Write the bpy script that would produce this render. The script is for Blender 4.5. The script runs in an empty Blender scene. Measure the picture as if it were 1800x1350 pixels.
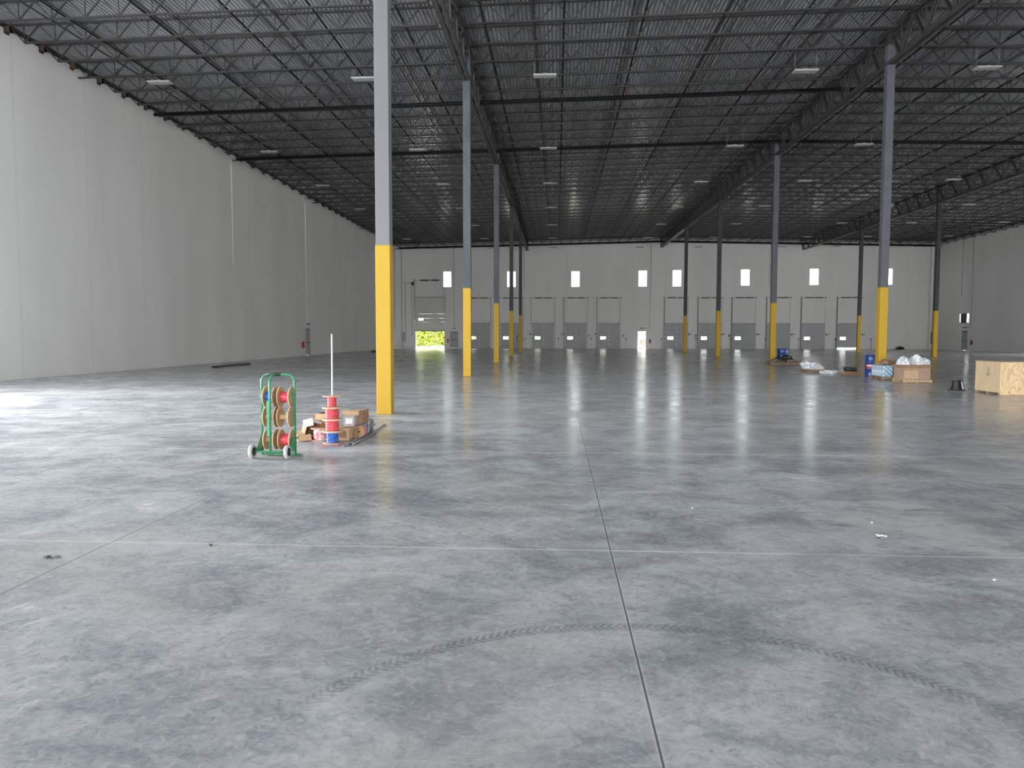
import bpy, bmesh, math, random
from mathutils import Vector, Matrix, noise
R = math.radians
random.seed(7)
scene = bpy.context.scene
COL = scene.collection

# ------------------------------------------------------------------ camera
CAM_H = 1.7
YAW, PITCH, ROLL, FPX = 0.0579, 0.0637, 0.0016, 1368.0
cam_data = bpy.data.cameras.new('camera')
cam_data.sensor_fit = 'HORIZONTAL'
cam_data.sensor_width = 36.0
cam_data.lens = FPX / 1800.0 * 36.0
cam_data.clip_start = 0.05
cam_data.clip_end = 1000
cam = bpy.data.objects.new('camera', cam_data)
COL.objects.link(cam)
fw = Vector((-math.sin(YAW) * math.cos(PITCH), math.cos(YAW) * math.cos(PITCH), -math.sin(PITCH)))
rt = Vector((math.cos(YAW), math.sin(YAW), 0))
up = rt.cross(fw)
rt2 = math.cos(ROLL) * rt + math.sin(ROLL) * up
up2 = -math.sin(ROLL) * rt + math.cos(ROLL) * up
M = Matrix((rt2, up2, -fw)).transposed().to_4x4()
M.translation = Vector((0, 0, CAM_H))
cam.matrix_world = M
scene.camera = cam

# ------------------------------------------------------------------ colour management
vs = scene.view_settings
vs.view_transform = 'Standard'
vs.look = 'None'
vs.gamma = 1.0
vs.use_curve_mapping = False
vs.exposure = 1.05
scene.cycles.max_bounces = 10
scene.cycles.diffuse_bounces = 6
scene.cycles.glossy_bounces = 5
scene.cycles.transparent_max_bounces = 8
scene.cycles.sample_clamp_indirect = 6.0
scene.cycles.caustics_reflective = False
scene.cycles.caustics_refractive = False
scene.cycles.use_denoising = True

# ------------------------------------------------------------------ world: bright hazy daylight sky
world = bpy.data.worlds.new('world')
scene.world = world
world.use_nodes = True
bg = world.node_tree.nodes['Background']
bg.inputs[0].default_value = (0.97, 0.985, 1.0, 1)
bg.inputs[1].default_value = 4.5

# ------------------------------------------------------------------ sun (outside) and daylight in the open loading doors, plus added fill lights
def area(name, loc, rot, sx, sy, power, color, portal=False):
    d = bpy.data.lights.new(name, 'AREA')
    d.shape = 'RECTANGLE'
    d.size, d.size_y = sx, sy
    d.energy = power
    d.color = color
    if portal:
        d.cycles.is_portal = True
    o = bpy.data.objects.new(name, d)
    COL.objects.link(o)
    o.location = loc
    o.rotation_euler = rot
    return o

sun_d = bpy.data.lights.new('sun', 'SUN')
sun_d.energy = 8.0
sun_d.angle = 0.02
sun_d.color = (1.0, 0.95, 0.84)
sun = bpy.data.objects.new('sun', sun_d)
COL.objects.link(sun)
sun.rotation_euler = (R(38), 0, R(-12))

REAR_Y = -30.0
DAY = (0.99, 0.985, 0.97)
def radiance_area(name, loc, rot, sx, sy, radiance, color=DAY):
    # power of a lambertian rectangle of the given radiance
    return area(name, loc, rot, sx, sy, radiance * math.pi * sx * sy, color)
# faces +y : default area light points -z ; rotate +90 about x -> points +y
REAR_DOORS = [(-16.0, 12.0), (2.0, 12.0), (20.0, 10.0), (38.0, 10.0)]     # centre x, width of the openings behind the camera
for i, (cx, w) in enumerate(REAR_DOORS):
    radiance_area('daylight_rear', (cx, REAR_Y + 0.05, 3.0), (R(90), 0, 0), w, 5.6, (7.8, 10.5, 7.0, 3.0)[i])
# opening in the side wall, outside the frame: default -z ; rotate -90 about y -> points +x
SIDE_DOORS = [(-14.0, 10.0), (14.0, 9.0)]
for i, (cy, w) in enumerate(SIDE_DOORS):
    radiance_area('daylight_side', (-19.95, cy, 3.1), (0, R(-90), 0), 5.8, w, 17.0, (0.93, 0.96, 1.0))
ADDED_OPENINGS = [(10.0, 8.0), (34.0, 8.0), (52.0, 8.0), (68.0, 8.0)]  # unseen openings added in the opposite wall for fill light
for i, (cy, w) in enumerate(ADDED_OPENINGS):
    radiance_area('fill_opposite', (45.2, cy, 2.3), (0, R(90), 0), 4.2, w, 1.3, (1.0, 0.96, 0.9))

# unseen fill lights added in deck gaps under the closed roof sheet
ROOF_FILL_GAPS = [(-18.5, -9.5, 9.0, 22.5), (2.0, 12.0, 12.0, 22.5)]
for i, (a, b, c, d) in enumerate(ROOF_FILL_GAPS):
    radiance_area('fill_roof', ((a + b) / 2, (c + d) / 2, 13.0 + (0.33 if i else 0)), (0, 0, 0), b - a, d - c, 0.66 if i == 0 else 0.62, (0.86, 0.93, 1.0))

# ------------------------------------------------------------------ building dimensions (metres)
XL, XA, XB, XC, XR = -20.0, -3.66, 12.55, 29.05, 45.3
YA = [16.4 + 15.24 * i for i in range(5)]          # column lines
YF = 95.8                                          # dock wall
SLOPE = 0.0208
def row_b(y): return 12.80 - 0.0065 * (y - 31.64)
def deck_z(x):
    return 12.84 + SLOPE * ((x - XL) if x <= XB else (XB - XL) - (x - XB))

# ------------------------------------------------------------------ materials
MATS = {}
def nt(name):
    m = bpy.data.materials.new(name)
    m.use_nodes = True
    t = m.node_tree
    return m, t, t.nodes['Principled BSDF'], t.nodes, t.links

def noise_mix(t, c1, c2, scale=4.0, detail=5.0, stretch=(1, 1, 1), coord='Object', lo=0.35, hi=0.65):
    n, l = t.nodes, t.links
    tc = n.new('ShaderNodeTexCoord')
    mp = n.new('ShaderNodeMapping'); mp.inputs['Scale'].default_value = stretch
    l.new(tc.outputs[coord], mp.inputs[0])
    no = n.new('ShaderNodeTexNoise'); no.inputs['Scale'].default_value = scale; no.inputs['Detail'].default_value = detail
    l.new(mp.outputs[0], no.inputs['Vector'])
    r = n.new('ShaderNodeMapRange'); r.inputs[1].default_value = lo; r.inputs[2].default_value = hi
    l.new(no.outputs[0], r.inputs[0])
    mx = n.new('ShaderNodeMix'); mx.data_type = 'RGBA'
    mx.inputs[6].default_value = (*c1, 1); mx.inputs[7].default_value = (*c2, 1)
    l.new(r.outputs[0], mx.inputs[0])
    return mx.outputs[2], no.outputs[0], mp

def mat(name, c1, c2=None, rough=0.6, metal=0.0, scale=4.0, stretch=(1, 1, 1), bump=0.0, spec=0.5, lo=0.35, hi=0.65):
    if name in MATS:
        return MATS[name]
    m, t, b, n, l = nt(name)
    c2 = c2 or tuple(v * 0.85 for v in c1)
    col, fac, mp = noise_mix(t, c1, c2, scale, 5.0, stretch, 'Object', lo, hi)
    l.new(col, b.inputs['Base Color'])
    b.inputs['Roughness'].default_value = rough
    b.inputs['Metallic'].default_value = metal
    b.inputs['Specular IOR Level'].default_value = spec
    if bump:
        bp = n.new('ShaderNodeBump'); bp.inputs['Strength'].default_value = bump; bp.inputs['Distance'].default_value = 0.02
        l.new(fac, bp.inputs['Height']); l.new(bp.outputs[0], b.inputs['Normal'])
    MATS[name] = m
    return m

def mth(n, l, op, a, b=None, c=None, clamp=False):
    o = n.new('ShaderNodeMath'); o.operation = op; o.use_clamp = clamp
    for i, v in enumerate((a, b, c)):
        if v is None: continue
        if isinstance(v, (int, float)): o.inputs[i].default_value = v
        else: l.new(v, o.inputs[i])
    return o.outputs[0]

def mixc(n, l, fac, a, b):
    mx = n.new('ShaderNodeMix'); mx.data_type = 'RGBA'
    for i, v in ((6, a), (7, b)):
        if isinstance(v, tuple): mx.inputs[i].default_value = (*v, 1)
        else: l.new(v, mx.inputs[i])
    if isinstance(fac, (int, float)): mx.inputs[0].default_value = fac
    else: l.new(fac, mx.inputs[0])
    return mx.outputs[2]

def smooth(n, l, v, e0, e1, o0=0.0, o1=1.0):
    r = n.new('ShaderNodeMapRange'); r.interpolation_type = 'SMOOTHSTEP'
    r.inputs[1].default_value = e0; r.inputs[2].default_value = e1
    r.inputs[3].default_value = o0; r.inputs[4].default_value = o1
    l.new(v, r.inputs[0]); return r.outputs[0]

def floor_material():
    m, t, b, n, l = nt('polished_concrete')
    geo = n.new('ShaderNodeNewGeometry')
    sep = n.new('ShaderNodeSeparateXYZ'); l.new(geo.outputs['Position'], sep.inputs[0])
    X, Y = sep.outputs[0], sep.outputs[1]
    def nz(scale, detail=6, stretch=(1, 1, 1), rot=0.0, dist=0.0, rough=0.55):
        mp = n.new('ShaderNodeMapping'); mp.inputs['Scale'].default_value = stretch; mp.inputs['Rotation'].default_value = (0, 0, rot)
        l.new(geo.outputs['Position'], mp.inputs[0])
        o = n.new('ShaderNodeTexNoise'); o.inputs['Scale'].default_value = scale; o.inputs['Detail'].default_value = detail
        o.inputs['Roughness'].default_value = rough; o.inputs['Distortion'].default_value = dist
        l.new(mp.outputs[0], o.inputs['Vector']); return o.outputs[0]
    big = nz(0.22, 5, (1, 1, 1), 0.4, 0.6)
    mid = nz(1.1, 8, (1, 1.1, 1), 0.2, 0.9, 0.62)
    fine = nz(5.0, 9, (1, 1.2, 1), 0.6, 1.2, 0.68)
    mask = mth(n, l, 'MULTIPLY_ADD', mid, 0.55, mth(n, l, 'MULTIPLY_ADD', big, 0.35, mth(n, l, 'MULTIPLY', fine, 0.3)))
    base = mixc(n, l, smooth(n, l, mask, 0.42, 0.76), (0.235, 0.248, 0.268), (0.56, 0.57, 0.575))
    # trowel swirls: thin lighter arcs
    sw = nz(2.2, 3, (1, 1, 1), 0, 3.5, 0.5)
    swl = smooth(n, l, mth(n, l, 'ABSOLUTE', mth(n, l, 'SUBTRACT', sw, 0.5)), 0.0, 0.035, 1.0, 0.0)
    swm = smooth(n, l, big, 0.4, 0.6)
    base = mixc(n, l, mth(n, l, 'MULTIPLY', mth(n, l, 'MULTIPLY', swl, swm), 0.12), base, (0.62, 0.62, 0.63))
    grit = nz(14.0, 8, (1, 1.0, 1), 0.3, 1.5, 0.75)
    base = mixc(n, l, smooth(n, l, grit, 0.5, 0.72, 0, 0.5), base, (0.70, 0.70, 0.69))
    base = mixc(n, l, smooth(n, l, grit, 0.5, 0.30, 0, 0.55), base, (0.155, 0.163, 0.175))
    dk = smooth(n, l, nz(0.8, 6, (1, 1.6, 1), 1.0, 0.7), 0.56, 0.72)
    base = mixc(n, l, mth(n, l, 'MULTIPLY', dk, 0.16), base, (0.16, 0.172, 0.195))
    warm = smooth(n, l, nz(0.35, 4, (1, 1, 1), 0.9, 0.3), 0.52, 0.7)
    base = mixc(n, l, mth(n, l, 'MULTIPLY', warm, 0.34), base, (0.54, 0.52, 0.465))
    # pale drips and scuffs near the first column line, close to the camera
    sc = nz(9.0, 6, (1.0, 0.35, 1), 0.25, 0.8, 0.7)
    lx = mth(n, l, 'ABSOLUTE', mth(n, l, 'SUBTRACT', X, mth(n, l, 'MULTIPLY_ADD', Y, -0.735, 0.10)))
    near = mth(n, l, 'MULTIPLY', smooth(n, l, lx, 0.05, 0.22, 1.0, 0.0), smooth(n, l, Y, 5.6, 6.0, 1.0, 0.0))
    base = mixc(n, l, mth(n, l, 'MULTIPLY', mth(n, l, 'MULTIPLY', near, smooth(n, l, mth(n, l, 'MULTIPLY_ADD', mid, 0.7, sc), 0.90, 1.0)), 0.75), base, (0.66, 0.65, 0.62))
    # dusty patch
    def box_mask(x0, x1, y0, y1, s=0.12):
        a = mth(n, l, 'MULTIPLY', smooth(n, l, X, x0, x0 + s), smooth(n, l, X, x1 - s, x1, 1, 0))
        c = mth(n, l, 'MULTIPLY', smooth(n, l, Y, y0, y0 + s), smooth(n, l, Y, y1 - s, y1, 1, 0))
        return mth(n, l, 'MULTIPLY', a, c)
    dn = nz(2.6, 6, (1, 2.2, 1), 0.15, 0.6)
    p1 = mth(n, l, 'MULTIPLY', box_mask(2.25, 3.75, 6.1, 8.15), smooth(n, l, dn, 0.36, 0.66, 0.25, 1))
    base = mixc(n, l, mth(n, l, 'MULTIPLY', mth(n, l, 'MULTIPLY', p1, smooth(n, l, fine, .35, .65, .3, 1)), 0.34), base, (0.58, 0.58, 0.55))
    p2 = mth(n, l, 'MULTIPLY', box_mask(2.3, 4.4, 5.32, 5.62, 0.14), smooth(n, l, nz(7, 6, (1, 2, 1), 0, 0.5), 0.42, 0.62))
    base = mixc(n, l, mth(n, l, 'MULTIPLY', p2, 0.5), base, (0.70, 0.70, 0.69))
    p3 = mth(n, l, 'MULTIPLY', box_mask(1.74, 1.9, 4.35, 4.85, 0.06), smooth(n, l, nz(8, 5), 0.35, 0.6))
    base = mixc(n, l, mth(n, l, 'MULTIPLY', p3, 0.6), base, (0.62, 0.60, 0.55))
    # rubber tyre track: a ring with a chevron tread
    cx, cy, rad = 0.47, 2.71, 1.762
    dx = mth(n, l, 'SUBTRACT', X, cx); dy = mth(n, l, 'SUBTRACT', Y, cy)
    rr = mth(n, l, 'SQRT', mth(n, l, 'ADD', mth(n, l, 'MULTIPLY', dx, dx), mth(n, l, 'MULTIPLY', dy, dy)))
    dr = mth(n, l, 'ABSOLUTE', mth(n, l, 'SUBTRACT', rr, rad))
    band = smooth(n, l, dr, 0.042, 0.062, 1.0, 0.0)
    ang = mth(n, l, 'ARCTAN2', dy, dx)
    tread = mth(n, l, 'SINE', mth(n, l, 'MULTIPLY_ADD', ang, 250.0, mth(n, l, 'MULTIPLY', dr, 110.0)))
    tread = smooth(n, l, tread, -0.15, 0.35)
    upper = smooth(n, l, dy, 0.35, 0.9)
    tw = mth(n, l, 'MULTIPLY', mth(n, l, 'MULTIPLY', band, upper), mth(n, l, 'MULTIPLY_ADD', tread, 0.34, 0.10))
    tw = mth(n, l, 'MULTIPLY', tw, smooth(n, l, nz(1.6, 4), 0.3, 0.62, 0.25, 1.0))
    base = mixc(n, l, tw, base, (0.075, 0.08, 0.085))
    # second fainter track further in
    rr2 = mth(n, l, 'ABSOLUTE', mth(n, l, 'SUBTRACT', rr, 1.02))
    b2 = mth(n, l, 'MULTIPLY', smooth(n, l, rr2, 0.04, 0.06, 1, 0), mth(n, l, 'MULTIPLY_ADD', tread, 0.07, 0.03))
    base = mixc(n, l, mth(n, l, 'MULTIPLY', b2, smooth(n, l, dy, 0.2, 0.7)), base, (0.09, 0.095, 0.1))
    # saw-cut joints
    def joint(coord, origin, pitch, half):
        f = mth(n, l, 'PINGPONG', mth(n, l, 'SUBTRACT', coord, origin), pitch / 2.0)
        return f
    jx = joint(X, XA + 0.035, 4.0525, 0)
    jy = joint(Y, 6.07, 5.08, 0)
    jn = nz(3.0, 4)
    wx = smooth(n, l, jx, 0.0035, 0.0065, 1, 0)
    wxl = smooth(n, l, jx, 0.008, 0.022, 1, 0)
    wyl = smooth(n, l, mth(n, l, 'ADD', jy, mth(n, l, 'MULTIPLY', jn, 0.006)), 0.006, 0.022, 1, 0)
    base = mixc(n, l, mth(n, l, 'MULTIPLY', wxl, 0.35), base, (0.62, 0.62, 0.60))
    wy_big = mth(n, l, 'MULTIPLY', smooth(n, l, jy, 0.02, 0.30, 1, 0), smooth(n, l, dn, 0.35, 0.7, 0.0, 0.35))
    base = mixc(n, l, wy_big, base, (0.58, 0.575, 0.55))
    base = mixc(n, l, mth(n, l, 'MULTIPLY', wyl, 0.6), base, (0.66, 0.65, 0.60))
    base = mixc(n, l, mth(n, l, 'MULTIPLY', wx, 0.9), base, (0.10, 0.10, 0.11))
    l.new(base, b.inputs['Base Color'])
    rgh = mth(n, l, 'ADD', smooth(n, l, mask, 0.45, 0.78, 0.15, 0.28), mth(n, l, 'MULTIPLY', mth(n, l, 'ADD', wyl, p1), 0.2))
    l.new(rgh, b.inputs['Roughness'])
    # polish is worn and dusty in patches, and dull all round the work area by the first columns
    pol = nz(0.9, 6, (0.45, 1.3, 1), 0.05, 0.4, 0.65)
    shine = smooth(n, l, pol, 0.40, 0.62, 0.10, 0.42)
    dull = mth(n, l, 'MULTIPLY', smooth(n, l, X, -1.5, 1.0, 1, 0), smooth(n, l, Y, 22.0, 34.0, 1, 0))
    shine = mth(n, l, 'MULTIPLY', shine, mth(n, l, 'MULTIPLY_ADD', dull, -0.93, 1.0))
    l.new(shine, b.inputs['Specular IOR Level'])
    # gentle waviness of the slab and fine texture
    wav = nz(0.55, 3, (0.6, 1.0, 1), 0, 0)
    bp = n.new('ShaderNodeBump'); bp.inputs['Strength'].default_value = 0.12; bp.inputs['Distance'].default_value = 0.02
    l.new(mth(n, l, 'ADD', wav, mth(n, l, 'MULTIPLY', fine, 0.08)), bp.inputs['Height'])
    l.new(bp.outputs[0], b.inputs['Normal'])
    return m

def wall_material(name, axis, origin, pitch, c1=(0.80, 0.79, 0.765), c2=(0.75, 0.74, 0.718)):
    m, t, b, n, l = nt(name)
    geo = n.new('ShaderNodeNewGeometry')
    sep = n.new('ShaderNodeSeparateXYZ'); l.new(geo.outputs['Position'], sep.inputs[0])
    no = n.new('ShaderNodeTexNoise'); no.inputs['Scale'].default_value = 0.35; no.inputs['Detail'].default_value = 4
    mp = n.new('ShaderNodeMapping'); mp.inputs['Scale'].default_value = (1, 1, 0.3)
    l.new(geo.outputs['Position'], mp.inputs[0]); l.new(mp.outputs[0], no.inputs['Vector'])
    col = mixc(n, l, smooth(n, l, no.outputs[0], 0.35, 0.65), c1, c2)
    f = mth(n, l, 'PINGPONG', mth(n, l, 'SUBTRACT', sep.outputs[axis], origin), pitch / 2.0)
    # sealant bead at the panel joints, with a darker edge
    col = mixc(n, l, mth(n, l, 'MULTIPLY', smooth(n, l, f, 0.035, 0.06, 1, 0), 0.3), col, (0.36, 0.36, 0.35))
    col = mixc(n, l, mth(n, l, 'MULTIPLY', smooth(n, l, f, 0.015, 0.024, 1, 0), 0.9), col, (0.86, 0.86, 0.85))
    l.new(col, b.inputs['Base Color'])
    b.inputs['Roughness'].default_value = 0.72
    b.inputs['Specular IOR Level'].default_value = 0.3
    bp = n.new('ShaderNodeBump'); bp.inputs['Strength'].default_value = 0.4; bp.inputs['Distance'].default_value = 0.01
    h = mth(n, l, 'ADD', smooth(n, l, f, 0.0, 0.03, 1, 0), mth(n, l, 'MULTIPLY', no.outputs[0], 0.3))
    l.new(h, bp.inputs['Height']); l.new(bp.outputs[0], b.inputs['Normal'])
    return m

def glass_material(name='window_glass', tint=(0.95, 0.98, 0.97)):
    m, t, b, n, l = nt(name)
    tr = n.new('ShaderNodeBsdfTransparent'); tr.inputs[0].default_value = (*tint, 1)
    gl = n.new('ShaderNodeBsdfGlossy'); gl.inputs['Roughness'].default_value = 0.05
    mx = n.new('ShaderNodeMixShader'); mx.inputs[0].default_value = 0.07
    l.new(tr.outputs[0], mx.inputs[1]); l.new(gl.outputs[0], mx.inputs[2])
    out = [x for x in n if x.type == 'OUTPUT_MATERIAL'][0]
    l.new(mx.outputs[0], out.inputs[0])
    n.remove(b)
    return m

M_FLOOR = floor_material()
M_WALL_S = wall_material('grey_panel_wall', 1, 28.06, 4.41)
M_WALL_F = wall_material('grey_dock_wall', 0, -19.2, 4.05)
M_GLASS = glass_material()
M_DECK = mat('galvanised_deck', (0.47, 0.48, 0.50), (0.40, 0.41, 0.43), rough=0.2, metal=0.45, scale=1.2, stretch=(1, 0.1, 1), spec=0.6)
M_JOIST = mat('joist_primer', (0.034, 0.033, 0.032), (0.024, 0.023, 0.023), rough=0.5, metal=0.0, scale=3)
M_GIRDER = mat('girder_primer', (0.05, 0.047, 0.045), (0.036, 0.034, 0.033), rough=0.42, metal=0.0, scale=2)
M_RUST = mat('rusty_primer', (0.10, 0.055, 0.04), (0.05, 0.035, 0.03), rough=0.8, scale=12)
M_COLPALE = mat('pale_grey_column_paint', (0.175, 0.18, 0.185), (0.16, 0.165, 0.17), rough=0.5, scale=1.5, stretch=(1, 1, 0.25), spec=0.3)
M_COLMID = mat('blue_grey_column_paint', (0.085, 0.10, 0.112), (0.056, 0.067, 0.077), rough=0.5, scale=3.5, stretch=(1, 1, 0.35), spec=0.3)
M_COLB = mat('slate_column_paint', (0.10, 0.106, 0.12), (0.085, 0.09, 0.102), rough=0.5, scale=2, spec=0.3)
M_COLDARK = mat('charcoal_column_paint', (0.045, 0.05, 0.054), (0.032, 0.037, 0.04), rough=0.5, scale=2, spec=0.25)
M_YELLOW = mat('safety_yellow', (0.50, 0.318, 0.027), (0.475, 0.296, 0.023), rough=0.5, spec=0.25, scale=1.2, stretch=(1, 1, 0.3))
M_PIPE = mat('black_sprinkler_pipe', (0.008, 0.008, 0.009), (0.006, 0.006, 0.006), rough=0.6, scale=4, spec=0.15)
M_COUPL = mat('dark_red_coupling', (0.07, 0.012, 0.010), (0.05, 0.010, 0.009), rough=0.5)
M_RED = mat('red_fitting', (0.42, 0.03, 0.025), (0.3, 0.02, 0.02), rough=0.4)
M_LIGHT = mat('white_fixture', (0.40, 0.40, 0.385), (0.36, 0.36, 0.35), rough=0.5)
M_LENS = mat('unlit_lens', (0.34, 0.34, 0.32), (0.30, 0.30, 0.285), rough=0.5)
M_WIRE = mat('grey_wire', (0.3, 0.3, 0.3), (0.25, 0.25, 0.25), rough=0.4, metal=0.6)
M_DOORP = mat('door_panel_grey', (0.40, 0.405, 0.41), (0.365, 0.37, 0.375), rough=0.45, scale=0.6)
M_DOORS = mat('drive_in_door_white', (0.62, 0.62, 0.60), (0.58, 0.58, 0.56), rough=0.5, scale=0.6)
M_GALV_GLINT = mat('galvanised_glint', (0.95, 0.95, 0.95), (0.85, 0.85, 0.86), rough=0.3, metal=0.0, scale=6)  # white colour stands in for the glint on galvanised tracks and hinges
M_DARK = mat('dark_steel', (0.045, 0.045, 0.047), (0.03, 0.03, 0.03), rough=0.5)
M_BLACK = mat('black_plastic', (0.012, 0.012, 0.013), (0.018, 0.018, 0.018), rough=0.28)
M_CONDUIT = mat('grey_conduit', (0.36, 0.365, 0.37), (0.3, 0.3, 0.31), rough=0.4, metal=0.3)
M_WHITEC = mat('white_conduit', (0.80, 0.80, 0.78), (0.74, 0.74, 0.72), rough=0.45)
M_MAND = mat('man_door_grey', (0.40, 0.40, 0.405), (0.36, 0.36, 0.365), rough=0.5)
M_GREEN = mat('green_enamel', (0.035, 0.26, 0.115), (0.025, 0.20, 0.085), rough=0.32, scale=8)
M_PLY = mat('plywood_flange', (0.52, 0.35, 0.19), (0.40, 0.255, 0.13), rough=0.65, scale=10, stretch=(1, 1, 4))
M_PLYE = mat('plywood_edge', (0.72, 0.55, 0.35), (0.60, 0.44, 0.27), rough=0.7, scale=30)
M_CORE = mat('kraft_core', (0.62, 0.44, 0.27), (0.55, 0.38, 0.22), rough=0.8)
M_RWIRE = mat('red_wire', (0.70, 0.075, 0.10), (0.56, 0.05, 0.07), rough=0.42, scale=25)
M_BWIRE = mat('blue_wire', (0.03, 0.14, 0.52), (0.02, 0.09, 0.38), rough=0.42, scale=25)
M_TYRE = mat('pale_rubber', (0.50, 0.49, 0.47), (0.40, 0.39, 0.37), rough=0.8, scale=12)
M_CARD = mat('cardboard', (0.34, 0.205, 0.11), (0.27, 0.16, 0.085), rough=0.85, scale=6)
M_CARDL = mat('light_cardboard', (0.58, 0.41, 0.25), (0.50, 0.34, 0.20), rough=0.85, scale=6)
M_PAPER = mat('white_print_box', (0.80, 0.80, 0.80), (0.70, 0.71, 0.72), rough=0.6, scale=14)
M_GREYBOX = mat('grey_box', (0.42, 0.42, 0.41), (0.34, 0.34, 0.34), rough=0.7, scale=14)
M_STEELP = mat('steel_conduit_dirty', (0.34, 0.34, 0.33), (0.25, 0.25, 0.24), rough=0.38, metal=0.5, scale=20)
M_PALLET = mat('pallet_wood', (0.56, 0.41, 0.25), (0.42, 0.29, 0.17), rough=0.8, scale=6, stretch=(4, 1, 1))
M_PALLETD = mat('old_pallet_wood', (0.30, 0.21, 0.135), (0.20, 0.14, 0.09), rough=0.85, scale=6, stretch=(4, 1, 1))
M_BLUE = mat('blue_drum', (0.018, 0.06, 0.27), (0.014, 0.05, 0.22), rough=0.3)
M_REDLAB = mat('red_label', (0.50, 0.04, 0.05), (0.44, 0.03, 0.04), rough=0.5)
M_WHITELAB = mat('white_label', (0.82, 0.80, 0.80), (0.75, 0.70, 0.70), rough=0.5)
M_BAG = mat('white_plastic_film', (0.80, 0.82, 0.84), (0.68, 0.70, 0.73), rough=0.35, scale=8, bump=0.5)
M_BBAG = mat('black_bag', (0.012, 0.012, 0.013), (0.02, 0.02, 0.02), rough=0.35, scale=8, bump=0.4)
M_GROUND = mat('outside_paving', (0.34, 0.33, 0.28), (0.27, 0.27, 0.22), rough=0.9, scale=0.5)
M_STEELD = mat('dark_bare_steel', (0.12, 0.11, 0.105), (0.075, 0.07, 0.065), rough=0.6, scale=6)

def ply_material(name, c1, c2, c3, scale, axis_stretch):
    m, t, b, n, l = nt(name)
    tc = n.new('ShaderNodeTexCoord')
    mp = n.new('ShaderNodeMapping'); mp.inputs['Scale'].default_value = axis_stretch
    l.new(tc.outputs['Object'], mp.inputs[0])
    no = n.new('ShaderNodeTexNoise'); no.inputs['Scale'].default_value = scale; no.inputs['Detail'].default_value = 2; no.inputs['Distortion'].default_value = 0.4
    l.new(mp.outputs[0], no.inputs['Vector'])
    band = mth(n, l, 'SINE', mth(n, l, 'MULTIPLY', no.outputs[0], 60.0))
    col = mixc(n, l, smooth(n, l, band, -0.2, 1.0, 0, 0.5), c1, c2)
    no2 = n.new('ShaderNodeTexNoise'); no2.inputs['Scale'].default_value = scale * 2.2; no2.inputs['Detail'].default_value = 2
    l.new(mp.outputs[0], no2.inputs['Vector'])
    col = mixc(n, l, smooth(n, l, no2.outputs[0], 0.66, 0.74, 0, 0.7), col, c3)
    l.new(col, b.inputs['Base Color'])
    b.inputs['Roughness'].default_value = 0.7
    return m
M_CRATE = ply_material('plywood_figured', (0.72, 0.53, 0.31), (0.44, 0.27, 0.12), (0.34, 0.18, 0.07), 1.1, (2.6, 2.6, 1.3))
M_CRATES = ply_material('plywood_straight', (0.56, 0.43, 0.27), (0.44, 0.32, 0.19), (0.33, 0.21, 0.11), 1.3, (2.2, 2.2, 0.12))

# ------------------------------------------------------------------ mesh helpers
def bm_box(bm, lo, hi, rot=None, piv=None, bevel=0.0):
    c = [(a + b) / 2 for a, b in zip(lo, hi)]
    s = [abs(b - a) for a, b in zip(lo, hi)]
    r = bmesh.ops.create_cube(bm, size=1.0)
    vs_ = r['verts']
    for v in vs_:
        v.co = Vector((v.co.x * s[0] + c[0], v.co.y * s[1] + c[1], v.co.z * s[2] + c[2]))
    if bevel > 0:
        es = list({e for v in vs_ for e in v.link_edges})
        rb = bmesh.ops.bevel(bm, geom=es, offset=bevel, segments=2, affect='EDGES', profile=0.6)
        vs_ = list({v for f in rb['faces'] for v in f.verts} | {v for v in vs_ if v.is_valid})
    if rot is not None:
        p = Vector(piv) if piv is not None else Vector(c)
        for v in vs_:
            v.co = rot @ (v.co - p) + p
    return vs_

def bm_bar(bm, a, b, w, h=None, upv=(0, 0, 1)):
    """rectangular bar from a to b, w across, h along the up direction"""
    a, b = Vector(a), Vector(b)
    h = h or w
    d = (b - a).normalized()
    u = Vector(upv)
    if abs(d.dot(u)) > 0.98: u = Vector((0, 1, 0))
    s = d.cross(u).normalized(); u = s.cross(d).normalized()
    q = []
    for p in (a, b):
        for sx, sy in ((-1, -1), (1, -1), (1, 1), (-1, 1)):
            q.append(bm.verts.new(p + s * (sx * w / 2) + u * (sy * h / 2)))
    for i in range(4):
        j = (i + 1) % 4
        bm.faces.new((q[i], q[j], q[4 + j], q[4 + i]))
    bm.faces.new(q[3::-1]); bm.faces.new(q[4:])

def bm_tube(bm, pts, r, seg=12, caps=True):
    pts = [Vector(p) for p in pts]
    rings = []
    prev = None
    for i, p in enumerate(pts):
        if i == 0: d = pts[1] - pts[0]
        elif i == len(pts) - 1: d = pts[-1] - pts[-2]
        else: d = (pts[i + 1] - pts[i]).normalized() + (pts[i] - pts[i - 1]).normalized()
        d.normalize()
        if prev is None:
            u = Vector((0, 0, 1)) if abs(d.z) < 0.9 else Vector((1, 0, 0))
        else:
            u = prev
        s = d.cross(u).normalized(); u = s.cross(d).normalized(); prev = u
        rad = r[i] if isinstance(r, (list, tuple)) else r
        rings.append([bm.verts.new(p + s * (math.cos(2 * math.pi * k / seg) * rad) + u * (math.sin(2 * math.pi * k / seg) * rad)) for k in range(seg)])
    for a, b in zip(rings, rings[1:]):
        for k in range(seg):
            j = (k + 1) % seg
            f = bm.faces.new((a[k], a[j], b[j], b[k])); f.smooth = True
    if caps:
        bm.faces.new(rings[0][::-1]); bm.faces.new(rings[-1])

def arc(c, r, a0, a1, n, ax=(1, 0, 0), ay=(0, 0, 1)):
    ax, ay, c = Vector(ax), Vector(ay), Vector(c)
    return [c + ax * (math.cos(a0 + (a1 - a0) * i / n) * r) + ay * (math.sin(a0 + (a1 - a0) * i / n) * r) for i in range(n + 1)]

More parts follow.
